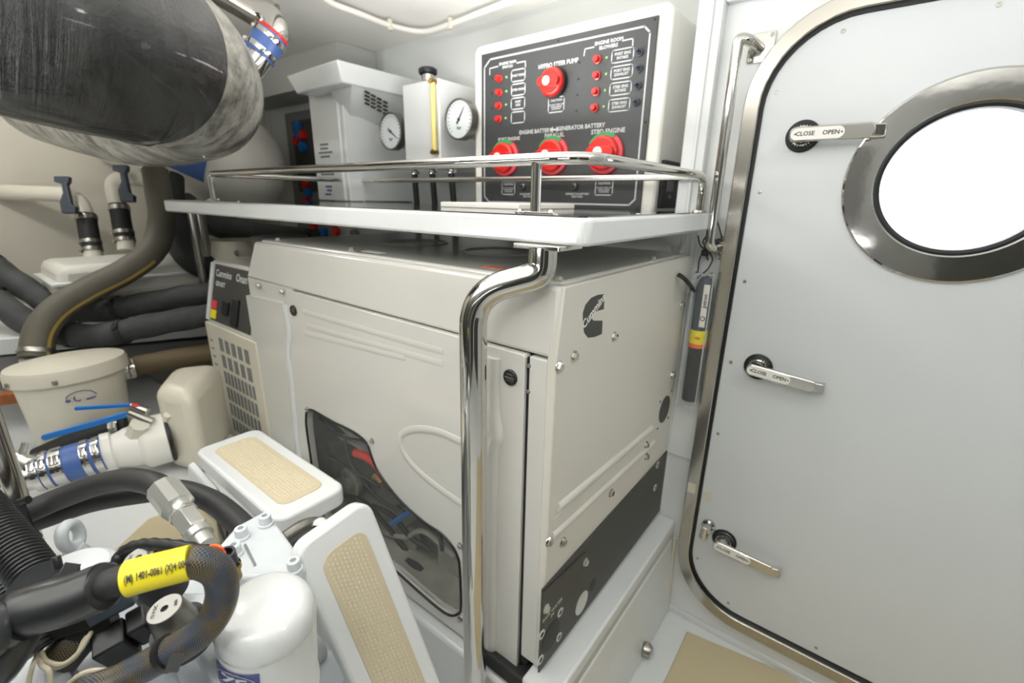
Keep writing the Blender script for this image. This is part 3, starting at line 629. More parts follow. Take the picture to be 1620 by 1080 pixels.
# louvre grid: 6 rows, each slot its own recessed piece
r0, c0 = 840, -1.93
slot = None
for row in range(6):
    z = .83-.068*row; n = 5 if row < 2 else 9
    for i in range(n):
        wdt = (.27/n); x = -1.925+i*wdt+wdt/2
        F = FWALL(x, YE-.0002, z)
        key = n
        if i == 0: slot = mk('louvre_slot', G().box(-wdt*.30, wdt*.30, -.026, .026, -.002, .0012, F), dgrey, gs); so = WL[slot]-V((x, YE-.0002, z))
        else: dup(slot, V((x, YE-.0002, z))+so, gs)
g = G()
for k in range(14): g.box(-.018+.003*random.random(), .012*random.random()+.006, -.004, .004, 0, .0006, FWALL(-1.985, YE, .83-.033*k))
mk('printed_marks', g, dgrey, gs)
mk('bolt', bolt_g(FWALL(-1.70, YE, .445), .010, .006), zinc, gs)
# chassis, hidden back walls
mk('back_panel', G().box(-1.62, -.43, 1.33, 1.35, .37, 1.22), gens, gs)
mk('base_pan', G().box(-1.60, -.43, .675, 1.33, .30, .33), engg, gs)
mk('inner_wall', G().box(-1.60, -1.58, .70, 1.33, .33, 1.22), dgrey, gs)
# rubber mount below the front corner
mk('rubber_mount', G().box(-.56, -.438, .63, .72, .296, .34).box(-.53, -.45, .66, .72, .34, .372), rub, gs, .008)
mk('mount_bolt', bolt_g(FWALL(-.515, .665, .345), .008, .006), zinc, gs)
# engine inside, seen through the window
def IW(px, py, y=.76): return W(px, py, y=y)
def iblk(name, px0, py0, px1, py1, m, y0=.76, y1=.90, bev=.008):
    a, b = IW(px0, py0, y0), IW(px1, py1, y0); return mk(name, G().box(min(a.x, b.x), max(a.x, b.x), y0, y1, min(a.z, b.z), max(a.z, b.z)), m, gs, bev)
mk('engine_block', G().box(-1.50, -.75, 1.0, 1.2, .34, .85), engd, gs, .01)
iblk('grey_housing', 535, 690, 585, 720, tankw, .80, .9); iblk('filter_bowl', 500, 690, 530, 800, engd, .80, .95); iblk('alternator', 600, 745, 645, 800, engd, .80, .95, .02)
iblk('bracket', 630, 780, 668, 810, engg, .76, .82); iblk('sump', 640, 830, 705, 900, engd, .78, .95, .01); iblk('silver_box', 690, 850, 760, 960, engg, .76, 1.0, .01); iblk('pan_plate', 520, 830, 640, 960, engg, .86, .9)
mk('pulley', G().lathe(FWALL(*IW(560, 760, .80)), [(0, 0), (.055, 0), (.055, .02), (.045, .022), (.045, .014), (.02, .014), (.02, .03), (0, .03)], 28, cap=False), engg, gs)
mk('pulley', G().lathe(FWALL(*IW(655, 850, .77)), [(0, 0), (.035, 0), (.035, .02), (.02, .022), (0, .024)], 24, cap=False), engg, gs)
def itube(name, pts, r, m, y=.73): return mk(name, G().tube(crom([IW(*p, y) for p in pts], 6), r, 12), m, gs)
itube('red_hose', ((563, 716), (580, 722), (597, 735), (607, 752)), .014, redm); itube('coolant_hose', ((632, 888), (660, 905), (690, 935), (720, 965)), .026, rub, .715)
for i, pts in enumerate((((505, 660), (540, 690), (580, 700), (610, 730)), ((520, 720), (560, 745), (600, 790), (640, 810)), ((590, 800), (620, 815), (650, 850), (680, 870)), ((545, 690), (560, 740), (600, 770)), ((630, 800), (660, 800), (690, 830), (700, 870)), ((520, 780), (570, 790), (610, 830), (650, 880)))):
    itube('cable', pts, .005+.0015*(i % 3), blk, .72+.01*(i % 3))
itube('pale_pipe', ((530, 665), (560, 690), (600, 700), (640, 740)), .007, engg, .74); itube('pale_pipe', ((600, 840), (640, 850), (670, 840), (720, 880)), .008, engg, .74)
mk('blue_clip', G().tube([IW(620, 828, .725), IW(655, 805, .725)], .008, 8), bluep, gs)
mk('brass_fitting', G().cyl(IW(592, 752, .74), IW(604, 765, .74), .012, .010, 8), brass, gs)

# plinth under the generator
pl = thing('plinth', 'moulded white plinth the generator stands on', 'plinth', (-1, 1, 0))
mk('top_slab', G().hexa([(-2.03, .68, .0), (-.40, .68, 0), (-.40, 1.368, 0), (-2.03, 1.368, 0), (-2.03, .68, .296), (-.40, .68, .296), (-.40, 1.368, .296), (-2.03, 1.368, .296)]), gel, pl)
mk('ledge', G().box(-.436, -.352, .62, 1.3675, .325, .366), gel, pl, .006)
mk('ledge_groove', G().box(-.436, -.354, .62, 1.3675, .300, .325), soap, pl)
mk('moulded_skirt', G().hexa([(-.42, .62, 0), (-.330, .62, 0), (-.330, 1.3675, 0), (-.42, 1.3675, 0), (-.42, .62, .30), (-.352, .62, .30), (-.352, 1.3675, .30), (-.42, 1.3675, .30)]), gel, pl, .01)
mk('front_skirt', G().hexa([(-1.62, .615, .0), (-.40, .615, 0), (-.40, .675, 0), (-1.62, .675, 0), (-1.62, .625, .262), (-.42, .625, .290), (-.42, .675, .290), (-1.62, .675, .262)]), gel, pl, .01)
c = W(1030, 1032, x=-.31); tag(mk('door_stop', G().lathe(FR((-.3305, c.y, c.z), (0, 1, 0), (0, 0, 1)), [(.022, 0), (.022, .012), (.017, .022), (0, .022)], 24, cap=False), steel), 'small round steel knob low on the plinth beside the tan floor pad', 'door stop')
tag(mk('sealant_bead', G().tube([(-.336, 1.360, .02), (-.346, 1.362, .30)], .005, 8), cream), 'yellowish sealant bead in the corner between plinth and wall', 'sealant')

# ------------------------------------------------------------------ flashlight in clear holder
ft = thing('flashlight_holder', 'clear holder fixed to the wall between generator and door', 'holder', (-.352, YD-.03, .79))
x0, x1 = -.385, -.328
mk('case', G().poly(FTOP(0, 0, .795), rrect(x0, YD-.058, x1, YD-.001, .012, 4), [list(reversed(rrect(x0+.003, YD-.055, x1-.003, YD-.004, .010, 4)))], .002, .40).poly(FTOP(0, 0, .795), rrect(x0, YD-.058, x1, YD-.001, .012, 4), (), 0, .01), acryl, ft)
for xx in (x0+.003, x1-.003): mk('case_edge', G().box(xx-.002, xx+.002, YD-.0585, YD-.0545, .795, 1.195), acedge, ft)
for zz in (.80, 1.193): mk('case_edge', G().box(x0+.003, x1-.003, YD-.0590, YD-.0570, zz-.003, zz+.002), acedge, ft)
fl = thing('flashlight', 'dark emergency flashlight standing in the clear wall holder', 'flashlight', (-.356, YD-.029, .81))
cx, cy = -.357, YD-.029
mk('grip', G().lathe(FTOP(cx, cy, .812), [(0, 0), (.021, 0), (.023, .004)]+[(.023 if k % 2 else .0215, .008+.006*k) for k in range(26)]+[(.0235, .168), (0, .168)], 28, cap=False), blk, fl)
mk('orange_ring', G().lathe(FTOP(cx, cy, .980), [(.024, 0), (.0245, .006), (.024, .012), (.0, .012)], 28, cap=False), orange, fl)
mk('yellow_band', G().lathe(FTOP(cx, cy, .992), [(.0238, 0), (.0238, .040), (0, .040)], 28, cap=False), yel, fl)
mk('head', G().lathe(FTOP(cx, cy, 1.032), [(.0235, 0), (.0235, .12), (.018, .14), (.012, .15), (0, .15)], 28, cap=False), navy, fl)
mk('label_strip', G().box(cx+.004, cx+.020, cy-.0275, cy-.0245, 1.045, 1.165), whitep, fl, .001)
mk('lettering', G().text(FR((cx+.012, cy-.0278, 1.105), (0, 0, 1), (-1, 0, 0)), 'Jotron', .015, .015, 0).poly(FR((cx+.012, cy-.0278, 1.105), (0, 0, 1), (-1, 0, 0)), circ(-.035, 0, .007, 14), [list(reversed(circ(-.035, 0, .0045, 14)))], 0, .0002), inkd, fl)
mk('red_print', G().text(FWALL(cx, cy-.0242, 1.010), '1250', .009, .003, 0), redm, fl)
cw = thing('cable_bundle', 'tangled thin black wires hanging below the right end of the shelf', 'wires', (-.35, YD-.03, 1.25))
P = lambda px, py, dy=.03: W(px, py, y=YD-dy)
for i, pts in enumerate((((1130, 337), (1138, 360), (1141, 380), (1130, 392), (1118, 400), (1120, 412)), ((1104, 372), (1108, 388), (1118, 395), (1128, 385), (1138, 378), (1130, 395)), ((1112, 398), (1106, 412), (1104, 430), (1100, 430)), ((1122, 398), (1127, 410), (1120, 425), (1110, 434), (1103, 440)), ((1126, 372), (1134, 384), (1124, 396), (1114, 390), (1122, 380)), ((1118, 372), (1112, 384), (1124, 390), (1132, 400)))):
    mk('wire', G().tube(crom([P(*p, dy=.03+.004*i) for p in pts], 6), .0022, 6), blk, cw)
mk('connector', G().box(*(lambda c: (c.x-.012, c.x+.012, c.y-.008, c.y+.008, c.z-.010, c.z+.012))(P(1122, 389))), blk, cw, .002)
mk('connector', G().box(*(lambda c: (c.x-.010, c.x+.008, c.y-.008, c.y+.008, c.z-.008, c.z+.008))(P(1116, 400))), blk, cw, .002)
mk('ferrule', G().cyl(P(1122, 432), P(1124, 440), .008, .006, 12), steel, cw)
mk('rail_knuckle', G().lathe(FWALL(-.35, YD, 1.262), [(.02, 0), (.018, .02)], 16), steel, cw)

#BACK
# ------------------------------------------------------------------ back wall equipment
ht = thing('heater_cabinet', 'white vented wall cabinet with sloping hood, left of the white tank', 'cabinet', (-2.04, 1.25, 1.0))
mk('body', G().hexa([(-2.15, 1.25, 1.358), (-1.93, 1.25, 1.358), (-1.93, YB, 1.358), (-2.15, YB, 1.358), (-2.15, 1.25, 1.83), (-1.93, 1.25, 1.83), (-1.93, YB, 1.83), (-2.15, YB, 1.83)]), gel, ht, .006)
mk('hood', G().hexa([V(p) for p in ((-2.10, 1.17, 1.795), (-1.76, 1.17, 1.80), (-1.76, YB, 1.80), (-2.10, YB, 1.795), (-2.14, 1.15, 1.868), (-1.75, 1.15, 1.875), (-1.75, YB, 1.875), (-2.14, YB, 1.868))]), gel, ht, .006)
mk('side_gusset', G().hexa([V(p) for p in ((-1.932, 1.30, 1.70), (-1.925, 1.30, 1.70), (-1.925, YB, 1.62), (-1.932, YB, 1.62), (-1.932, 1.22, 1.80), (-1.77, 1.22, 1.80), (-1.77, YB, 1.80), (-1.932, YB, 1.80))]), gel, ht, .003)
q0, q1, q2 = V((-1.925, 1.30, 1.70)), V((-1.925, 1.62, 1.62)), V((-1.77, 1.22, 1.80)); nn = (q1-q0).cross(q2-q0).normalized()
if nn.dot(CAM-q0) < 0: nn = -nn
for i in range(4):
    for j in range(4):
        d_ = _ray(581+9.5*j, 146+5.2*j+6*i); c = CAM+d_*((q0-CAM).dot(nn)/d_.dot(nn)); yv = nn.cross(q1-q0)
        mk('vent_slot', G().box(-.011, .011, -.005, .005, -.001, .0025, FR(c, q1-q0, yv)), charc, ht)
mk('side_panel', G().box(-1.93, -1.905, 1.26, YB, 1.358, 1.79), gel, ht, .004)
def smudge(x, y, z, n, wdt=.06, face=FWALL):
    g = G()
    for k in range(n): g.box(-wdt*(.4+.6*random.random()), wdt*(.3+.7*random.random()), -.004, .004, 0, .0006, face(x, y, z-.017*k))
    return g
mk('printed_notice', smudge(-2.05, 1.2495, 1.60, 4), dgrey, ht); mk('printed_notice', smudge(-2.05, 1.2495, 1.49, 3), dgrey, ht); mk('printed_notice', smudge(-2.05, 1.2495, 1.42, 3, .04), inkb, ht)
for x in (-2.13, -2.0): mk('screw', screw_g(FWALL(x, 1.25, 1.80), .006), steel, ht)

tk = thing('wall_tank', 'white rectangular header tank with yellow sight tube and chrome cap', 'tank', (-1.52, 1.35, 1.5))
c0, c1 = W(637, 133, y=1.35), W(693, 247, y=1.35)
mk('tank_body', G().box(-1.622, -1.412, 1.35, YB, 1.50, 1.807), gel, tk, .006)
c = W(683, 140, y=1.33); c2 = W(686, 236, y=1.33)
mk('sight_tube', G().cyl((c.x, 1.335, 1.555), (c.x, 1.335, 1.79), .010, None, 16), amber, tk, label='pale yellow sight tube')
for z in (1.548, 1.795): mk('sight_valve', G().cyl((c.x, 1.35, z), (c.x, 1.322, z), .010, None, 12).box(c.x-.016, c.x+.008, 1.325, 1.337, z-.004, z+.004), brass, tk)
c = W(677, 118, y=1.45)
mk('filler_cap', G().lathe(FTOP(c.x, 1.45, 1.807), [(.035, 0), (.035, .02), (.026, .025), (.026, .05)], 24), chrome, tk); mk('cap_lid', G().lathe(FTOP(c.x, 1.45, 1.857), [(.034, 0), (.038, .006), (.038, .018), (.03, .024), (0, .025)], 24, cap=False), blk, tk)
for i, (x, lab) in enumerate(((655, 'leftmost black hose hanging below the white tank'), (683, 'middle black hose hanging below the white tank'), (713, 'rightmost black hose hanging below the white tank'))):
    a = W(x, 262, y=1.45); b = W(x+3+i*2, 330, y=1.45); h = thing('drain_hose', lab, 'hose', (b.x, 1.45, ZT1), 'black hoses under the tank')
    mk('hose', G().tube([(a.x, 1.45, 1.50), (b.x, 1.47, 1.1)], .013, 12), blk, h); clamp('hose_clamp', (a.x, 1.45, 1.485), (0, 0, 1), .0135, h)
def gauge(px, py, y, r, lab, ang):
    c = W(px, py, y=y); t = thing('pressure_gauge', lab, 'gauge', c, 'round gauges on the back wall'); F = FWALL(c.x, c.y, c.z)
    mk('case', G().lathe(F, [(0, -.03), (r*.95, -.03), (r, -.025), (r, .008), (r*.94, .010), (r*.90, .004)], 40, cap=False), darkalu, t)
    mk('dial', G().lathe(F, [(0, .0035), (r*.92, .0035)], 40, cap=False), dialm, t)
    g = G()
    for k in range(21):
        a = math.radians(-135+k*13.5+90); g.box(r*.74, r*.84, -.0012, .0012, 0, .0002, F @ Matrix.Rotation(a, 4, 'Z') @ Matrix.Translation((0, 0, .0037)))
    a = math.radians(ang); g.poly(F @ Matrix.Rotation(a, 4, 'Z') @ Matrix.Translation((0, 0, .005)), [(-r*.25, -.004), (r*.7, -.001), (r*.7, .001), (-r*.25, .004)], (), 0, .001).lathe(F @ Matrix.Translation((0, 0, .004)), [(.006, 0), (.005, .004)], 12)
    g.text(F @ Matrix.Translation((0, 0, .0037)), 'bar', r*.25, 0, -r*.4)
    mk('needle', g, inkd, t)
    mk('bracket_pipe', G().tube([c+V((.01, .03, .05)), c+V((.01, YB-c.y, .05))], .014, 12).tube([c+V((.01, .03, -.05)), c+V((.01, YB-c.y, -.05))], .014, 12), chrome, t)
gauge(727, 189, 1.36, .071, 'round pressure gauge between the white tank and the switch panel', 55)
gauge(619, 208, 1.36, .074, 'round pressure gauge between the vented cabinet and the white tank', -35)
# grey terminal board
tb = thing('terminal_board', 'grey upright board with red and blue valves left of the vented cabinet', 'board', (-2.6, YB-.03, 1.3))
a, b = W(450, 180, y=YB-.03), W(500, 330, y=YB-.03)
mk('board', G().box(a.x, a.x+.42, YB-.03, YB-.004, 1.0, a.z), dgrey, tb)
mk('dark_recess', G().box(a.x+.08, a.x+.34, YB-.034, YB-.029, 1.40, a.z-.05), charc, tb)
for i, (px, py, m_) in enumerate(((470, 200, bluep), (478, 213, redm), (468, 222, redm), (478, 232, bluep), (482, 292, redm), (486, 305, bluep), (470, 212, bluep), (484, 318, redm), (495, 360, redm), (510, 368, bluep), (530, 366, redm), (560, 370, dgrey))):
    c = W(px, py, y=YB-.05); mk('valve_knob', G().lathe(FWALL(c.x, YB-.03, c.z), [(.028, 0), (.030, .01), (.026, .03), (0, .03)], 16, cap=False), m_, tb)

#LEFT
# ------------------------------------------------------------------ left side: exhaust, silencer, hoses, tanks
ex = thing('exhaust_pipe', 'huge black film-wrapped exhaust pipe at the upper left corner', 'pipe', D(262, 95, 1.0))
mpts = [D(-1100, -330, .62), D(-330, -95, .75), D(-120, -30, .81), D(100, 44, .93), D(204, 78, 1.03), D(220, 84, 1.05)]
mk('wrapped_pipe', G().tube(crom(mpts, 10), lambda t: .196 if t < .98 else .192, 56), filmb, ex)
ep = crom([D(205, 80, 1.035), D(262, 104, 1.15), D(300, 140, 1.30), D(285, 160, 1.45), D(205, 168, 1.60), D(80, 146, 1.78)], 8)
mk('taped_elbow', G().tube(ep, lambda t: .187+.009*math.sin(t*9), 48), films, ex, label='silver grey taped elbow behind the black wrap')
mk('end_tape', G().tube([D(200, 77, 1.025), D(210, 81, 1.04), D(220, 84, 1.05)], lambda t: .199, 56), filmb, ex)
# chrome overhead water pipe
cp_ = thing('water_pipe', 'polished pipe elbow with blue clamped coupling hanging from the ceiling', 'pipe', D(430, 60, 1.5))
mk('pipe', G().tube(crom([D(60, -190, 1.2), D(250, -62, 1.35), D(350, -8, 1.45), D(412, 28, 1.5)], 6), .036, 20).tube(crom([D(180, -190, 1.35), D(330, -62, 1.5), D(390, -10, 1.58), D(435, 20, 1.6)], 6), .030, 18), chrome, cp_)
mk('elbow', G().tube(crom([D(402, 22, 1.5), D(426, 28, 1.5), D(436, 45, 1.5), D(426, 68, 1.5), D(400, 105, 1.5), D(370, 140, 1.5)], 6), .040, 22), chrome, cp_)
ax = D(405, 95, 1.5)-D(430, 60, 1.5)
mk('blue_coupling', G().cyl(D(431, 55, 1.5), D(409, 88, 1.5), .0485, None, 28), bluesil, cp_); mk('red_line', G().cyl(D(433, 52, 1.5), D(430.5, 56, 1.5), .0495, None, 28), redm, cp_)
for t in ((427, 61), (414, 81)): clamp('hose_clamp', D(*t, 1.5), ax, .049, cp_, .016)
# silencer
si = thing('silencer', 'white domed exhaust silencer with blue stripe behind the black pipe', 'silencer', D(370, 270, 2.2))
sa = D(190, 180, 2.4); sb_ = D(372, 262, 2.5); A = (sb_-sa).normalized(); Fx = FAX(sa, A); Ls = (sb_-sa).length; rs = .262
mk('shell', G().lathe(Fx, [(rs, 0), (rs, Ls)]+[(rs*math.cos(a), Ls+rs*.95*math.sin(a)) for a in [PI/2*k/10 for k in range(1, 11)]], 48), tankw, si)
dn = V((0, 0, -1)); dn = (dn-A*dn.dot(A)).normalized(); q_ = A.cross(dn)
tocam = (CAM-sb_); tocam = (tocam-A*tocam.dot(A)).normalized()
g = G(); vs = []; 
for i in range(14):
    for k in range(7):
        ang = math.radians(8+k*4); d_ = tocam*math.cos(ang)+(dn-tocam*dn.dot(tocam)).normalized()*math.sin(ang)
        vs.append(sa+A*(Ls*(.3+.7*i/13))+d_*(rs+.002))
g.add(vs, [(i*7+k, i*7+k+1, (i+1)*7+k+1, (i+1)*7+k) for i in range(13) for k in range(6)]); mk('blue_stripe', g, bluesil, si)
# grey S hose
def stripe(path, r, side, w_=.006):
    g = G(); pts = [V(p) for p in path]; prev = None
    for i, p in enumerate(pts):
        t = (pts[min(i+1, len(pts)-1)]-pts[max(i-1, 0)]).normalized(); c_ = (CAM-p).normalized(); u = t.cross(c_).normalized()*side
        c2_ = (c_-t*c_.dot(t)).normalized(); d_ = (u*.6+c2_*.8).normalized(); e_ = t.cross(d_).normalized()
        a_, b_ = p+d_*(r+.001)-e_*w_, p+d_*(r+.001)+e_*w_; g.v += [a_, b_]
        if i: n_ = len(g.v); g.f.append((n_-4, n_-3, n_-1, n_-2))
    return g
hs = thing('exhaust_hose', 'thick grey-brown hose curving down into the cream canister', 'hose', D(60, 560, 1.62))
hp_ = crom([D(243, 255, 1.95), D(250, 300, 1.93), D(256, 350, 1.9), D(242, 395, 1.87), D(200, 428, 1.83), D(140, 458, 1.77), D(90, 490, 1.70), D(64, 525, 1.66), D(57, 566, 1.64)], 8)
mk('hose', G().tube(hp_, .0475, 26), hoseg, hs); mk('ochre_stripe', stripe(hp_[26:], .0475, -1), yellowish, hs); 
clamp('hose_clamp', hp_[-3], hp_[-1]-hp_[-3], .0485, hs, .016, steel); clamp('hose_clamp', hp_[2], hp_[3]-hp_[1], .0485, hs, .03, cream)
mk('upper_adapter', G().tube(crom([D(243, 262, 1.95), D(232, 250, 1.96), D(205, 236, 2.0), D(160, 225, 2.05)], 5), .043, 18), pvc, hs)
h2 = thing('drop_hose', 'dark hose hanging behind the shelf end and curving left of the posts', 'hose', D(330, 420, 2.0))
mk('hose', G().tube(crom([D(268, 280, 2.15), D(270, 330, 2.12), D(282, 375, 2.08), D(305, 410, 2.05), D(345, 425, 2.05), D(400, 420, 2.1)], 8), .058, 22), rub, h2)
h3 = thing('drop_hose', 'dark insulated hose running right below the shelf left end', 'hose', D(400, 370, 2.0))
mk('hose', G().tube(crom([D(290, 322, 2.3), D(330, 350, 2.3), D(400, 370, 2.3), D(500, 382, 2.3)], 8), .062, 22), insul, h3)
kk = tag(mk('cream_flange', G().lathe(FAX(D(375, 400, 2.1), (0, 0, -1)), [(.10, -.06), (.11, .02), (.09, .05), (0, .06)], 28, cap=False), cream), 'cream round fitting glimpsed between shelf and generator', 'fitting')
mk('bolt', bolt_g(FAX(D(375, 400, 2.0), (0, -1, 0)), .01, .01), steel, kk)
tag(mk('grey_bucket', G().lathe(FTOP(*D(445, 392, 2.0)), [(.10, -.08), (.115, .04), (.11, .05), (0, .05)], 28, cap=False), dgrey), 'small grey round vessel between shelf underside and generator top', 'vessel')

# PVC elbows
for i, (pl_, ang, lab) in enumerate(((((-120, 298), (-40, 302), (60, 306), (100, 308), (122, 316), (132, 334), (136, 345)), 0, 'left white pipe elbow with black bracket above the long white tank'), (((262, 278), (225, 282), (195, 283), (182, 290), (182, 305), (186, 322), (188, 330)), 0, 'right white pipe elbow with black bracket above the long white tank'))):
    d_ = 2.15-.0*i; t = thing('pipe_elbow', lab, 'pipe', D(*pl_[-1], d_), 'white pipe elbows by the hull')
    mk('pipe', G().tube(crom([D(*p, d_) for p in pl_], 6), .035, 20), pvc, t)
    e0 = pl_[-1]; hb = [(e0[0], e0[1]-6), (e0[0]+5, e0[1]+25), (e0[0]+11, e0[1]+52)]
    mk('rubber_sleeve', G().tube(crom([D(*p, d_) for p in hb], 6), .038, 20), rub, t)
    ax = D(*hb[-1], d_)-D(*hb[0], d_)
    clamp('hose_clamp', D(e0[0]+1, e0[1], d_), ax, .039, t, .02, steel); clamp('hose_clamp', D(hb[-1][0]-3, hb[-1][1]-14, d_), ax, .039, t, .016, steel); clamp('hose_clamp', D(hb[-1][0]-1, hb[-1][1]-2, d_), ax, .039, t, .016, steel)
    mk('spigot', G().cyl(D(*hb[-1], d_), D(hb[-1][0]+2, hb[-1][1]+14, d_), .034, .036, 20), pvc, t)
    c = D(104 if i == 0 else 196, 306 if i == 0 else 288, d_-.08); F = FAX(c, CAM-c)
    g = G(); x_ = _r2*.045; z_ = _u2
    q = [(-.045, .075), (.02, .075), (.02, .05), (.01, .04), (.03, -.05), (.05, -.06), (.05, -.09), (-.01, -.09), (-.02, -.04), (-.005, .0), (-.012, .04), (-.045, .05)]
    Fq = FR(c, _r2, _u2); mk('bracket', G().poly(Fq, q, (), -.01, .01), navy, t, .003)
# long white tank
lt = thing('long_tank', 'long white tank against the hull below the pipe elbows', 'tank', (-2.7, .6, .95))
mk('tank_body', G().hexa([(-2.78, .30, .96), (-2.42, .30, .96), (-2.42, .84, .96), (-2.78, .84, .96), (-2.78, .32, 1.105), (-2.42, .32, 1.105), (-2.42, .84, 1.105), (-2.78, .84, 1.105)]), tankw, lt, .03)
mk('lid_rim', G().box(-2.79, -2.41, .29, .85, 1.03, 1.045), gel, lt, .004)
c = D(268, 392, 2.3); mk('cap', G().lathe(FTOP(-2.62, .74, 1.105), [(.035, 0), (.035, .04), (.02, .05)], 18), gel, lt)
# insulated hoses
for i, (pl_, lab) in enumerate(((((-150, 328, 1.85), (-60, 385, 1.85), (0, 428, 1.88), (50, 462, 1.88), (95, 488, 1.87), (150, 492, 1.88), (230, 480, 1.9), (300, 468, 1.93), (360, 462, 1.96)), 'upper black insulated hose on the hull side below the white tank'), (((-150, 395, 1.76), (-60, 445, 1.76), (0, 480, 1.77), (50, 514, 1.77), (100, 528, 1.77), (160, 530, 1.79), (230, 516, 1.82), (300, 503, 1.86), (360, 494, 1.9)), 'lower black insulated hose on the hull side below the white tank'))):
    t = thing('insulated_hose', lab, 'hose', D(150, 500+30*i, 1.95), 'black insulated hoses')
    pp_ = crom([D(*p) for p in pl_], 8); mk('hose', G().tube(pp_, lambda q: .046+.002*math.sin(q*60), 22), insul, t)
    for k in (14, 34, 44): clamp('tape_band', pp_[k], pp_[k+1]-pp_[k], .0475, t, .02, rub)
# hull stringers
st = mk('trim_9', G().hexa([W(-160, 550, x=-2.48)-V((.8, 0, 0)), W(-160, 550, x=-2.48), W(400, 500, x=-2.48), W(400, 500, x=-2.48)-V((.8, 0, 0)), W(-60, 568, x=-2.48)-V((.8, 0, 0)), W(-60, 568, x=-2.48), W(400, 525, x=-2.48), W(400, 525, x=-2.48)-V((.8, 0, 0))]), gel, None, .006, kind='structure')
mk('trim_10', G().hexa([W(-60, 570, x=-2.50)-V((.8, 0, 0)), W(-60, 570, x=-2.50), W(400, 530, x=-2.50), W(400, 530, x=-2.50)-V((.8, 0, 0)), W(-60, 610, x=-2.50)-V((.8, 0, 0)), W(-60, 610, x=-2.50), W(400, 560, x=-2.50), W(400, 560, x=-2.50)-V((.8, 0, 0))]), dgrey, None, .003, kind='structure')
mk('trim_11', G().hexa([W(-60, 632, x=-2.25)-V((.05, 0, 0)), W(-60, 632, x=-2.25), W(60, 618, x=-2.25), W(60, 618, x=-2.25)-V((.05, 0, 0)), W(-60, 650, x=-2.25)-V((.05, 0, 0)), W(-60, 650, x=-2.25), W(60, 634, x=-2.25), W(60, 634, x=-2.25)-V((.05, 0, 0))]), wood, None, .002, kind='structure')
# cream canister
cn = thing('muffler_canister', 'cream oval canister with blue print fed by the grey-brown hose', 'canister', (-2.12, .215, .5))
Fo = Matrix.Translation((-2.085, .238, .50)) @ Matrix.Diagonal((.62, .78, 1, 1))
mk('body', G().lathe(Fo, [(.150, 0), (.156, .01), (.182, .27), (.186, .285)], 44), cream, cn)
mk('lid', G().lathe(Fo @ Matrix.Translation((0, 0, .280)), [(.196, 0), (.204, .006), (.204, .038), (.196, .052), (.12, .064), (0, .068)], 44, cap=False), cream, cn, label='cream domed lid')
mk('hose_spigot', G().cyl(hp_[-1]+V((0, 0, -.03)), hp_[-1], .044, None, 22), cream, cn)
c = D(195, 582, 1.68)
mk('side_spigot', G().cyl(D(172, 588, 1.72), D(210, 580, 1.75), .036, None, 18), cream, cn)
def onc(px, py):   # a point on the tapered canister wall under a pixel
    o = CAM; d = _ray(px, py); lo, hi = 1.0, 2.0
    for k in range(400):
        t = lo+k*(hi-lo)/400; p = o+d*t; q = Fo.inverted() @ p; rr = .153+(.186-.153)*q.z/.28
        if math.hypot(q.x, q.y) <= rr: return o+d*(t-.0028)
    return o+d*1.5
g = G()
g.tube([onc(*p) for p in ((104, 631), (106, 627), (112, 623), (122, 619), (134, 617), (146, 618), (153, 622))], .0012, 6)
g.tube([onc(*p) for p in ((104, 634.5), (108, 634.5), (111, 634))], .0042, 8); g.tube([onc(*p) for p in ((137, 631), (142, 630), (147, 628), (151, 626.5))], .0026, 8)
g.tube([onc(*p) for p in ((118, 627), (117, 631), (120, 634), (125, 634), (128, 632))], .0016, 6)
mk('printed_logo', g, inkb, cn)
for a_ in (200, 250, 290, 340): 
    q = Fo @ V((.206*math.cos(math.radians(a_)), .206*math.sin(math.radians(a_)), .30)); mk('rim_clip', G().lathe(FAX(q, (0, 0, 1)), [(.007, -.006), (.007, .006)], 10), steel, cn)
# brown hose to the right of it
t = thing('brown_hose', 'brown hose running right from the cream canister to the generator end', 'hose', D(260, 568, 1.8))
mk('hose', G().tube(crom([D(200, 582, 1.74), D(240, 574, 1.79), D(300, 563, 1.86), D(370, 552, 1.95)], 6), .038, 20), mat('brown_hose_rubber', (92, 78, 52), .6), t)
for px in (198, 208): clamp('hose_clamp', D(px, 583-(px-198)*.2, 1.74), D(240, 574, 1.79)-D(200, 582, 1.74), .040, t, .016, chrome)
# white moulded box
wb = thing('moulded_box', 'cream moulded box with rounded edges left of the generator', 'box', (-2.2, .7, .5))
A1 = [D(228, 592, 2.0), D(345, 566, 2.1)]
mk('box_shell', G().hexa([V((p.x, p.y, z)) for z, dd in ((.502, 0), (.80, .0)) for p in (W(238, 612, z=.80), W(318, 700, z=.80)*.0+W(300, 622, z=.80), W(352, 570, z=.80), W(270, 578, z=.80))]), cream, wb, .045, seg=4)
# PVC valve with blue levers
vv = thing('ball_valve', 'white plastic ball valve with two blue levers in front of the canister', 'valve', D(220, 700, 1.45))
a0, a1 = D(162, 718, 1.42), D(268, 690, 1.52); ax = (a1-a0)
Fv = FAX(a0, ax); Lv = ax.length
mk('valve_body', G().lathe(Fv, [(.056, 0), (.062, .004), (.062, Lv*.16), (.052, Lv*.18), (.058, Lv*.3), (.062, Lv*.35), (.067, Lv*.55), (.078, Lv*.6), (.082, Lv*.66), (.082, Lv*.97), (.074, Lv)], 30), whitep, vv)
mk('seal_ring', G().lathe(Fv, [(.068, Lv*.985), (.084, Lv*.99), (.084, Lv*1.03), (.068, Lv*1.04)], 30), gasket, vv)
mk('stem', G().cyl(D(222, 670, 1.42), D(215, 690, 1.45), .026, .032, 8).cyl(D(266, 655, 1.45), D(268, 672, 1.5), .012, .014, 12), pvc, vv)
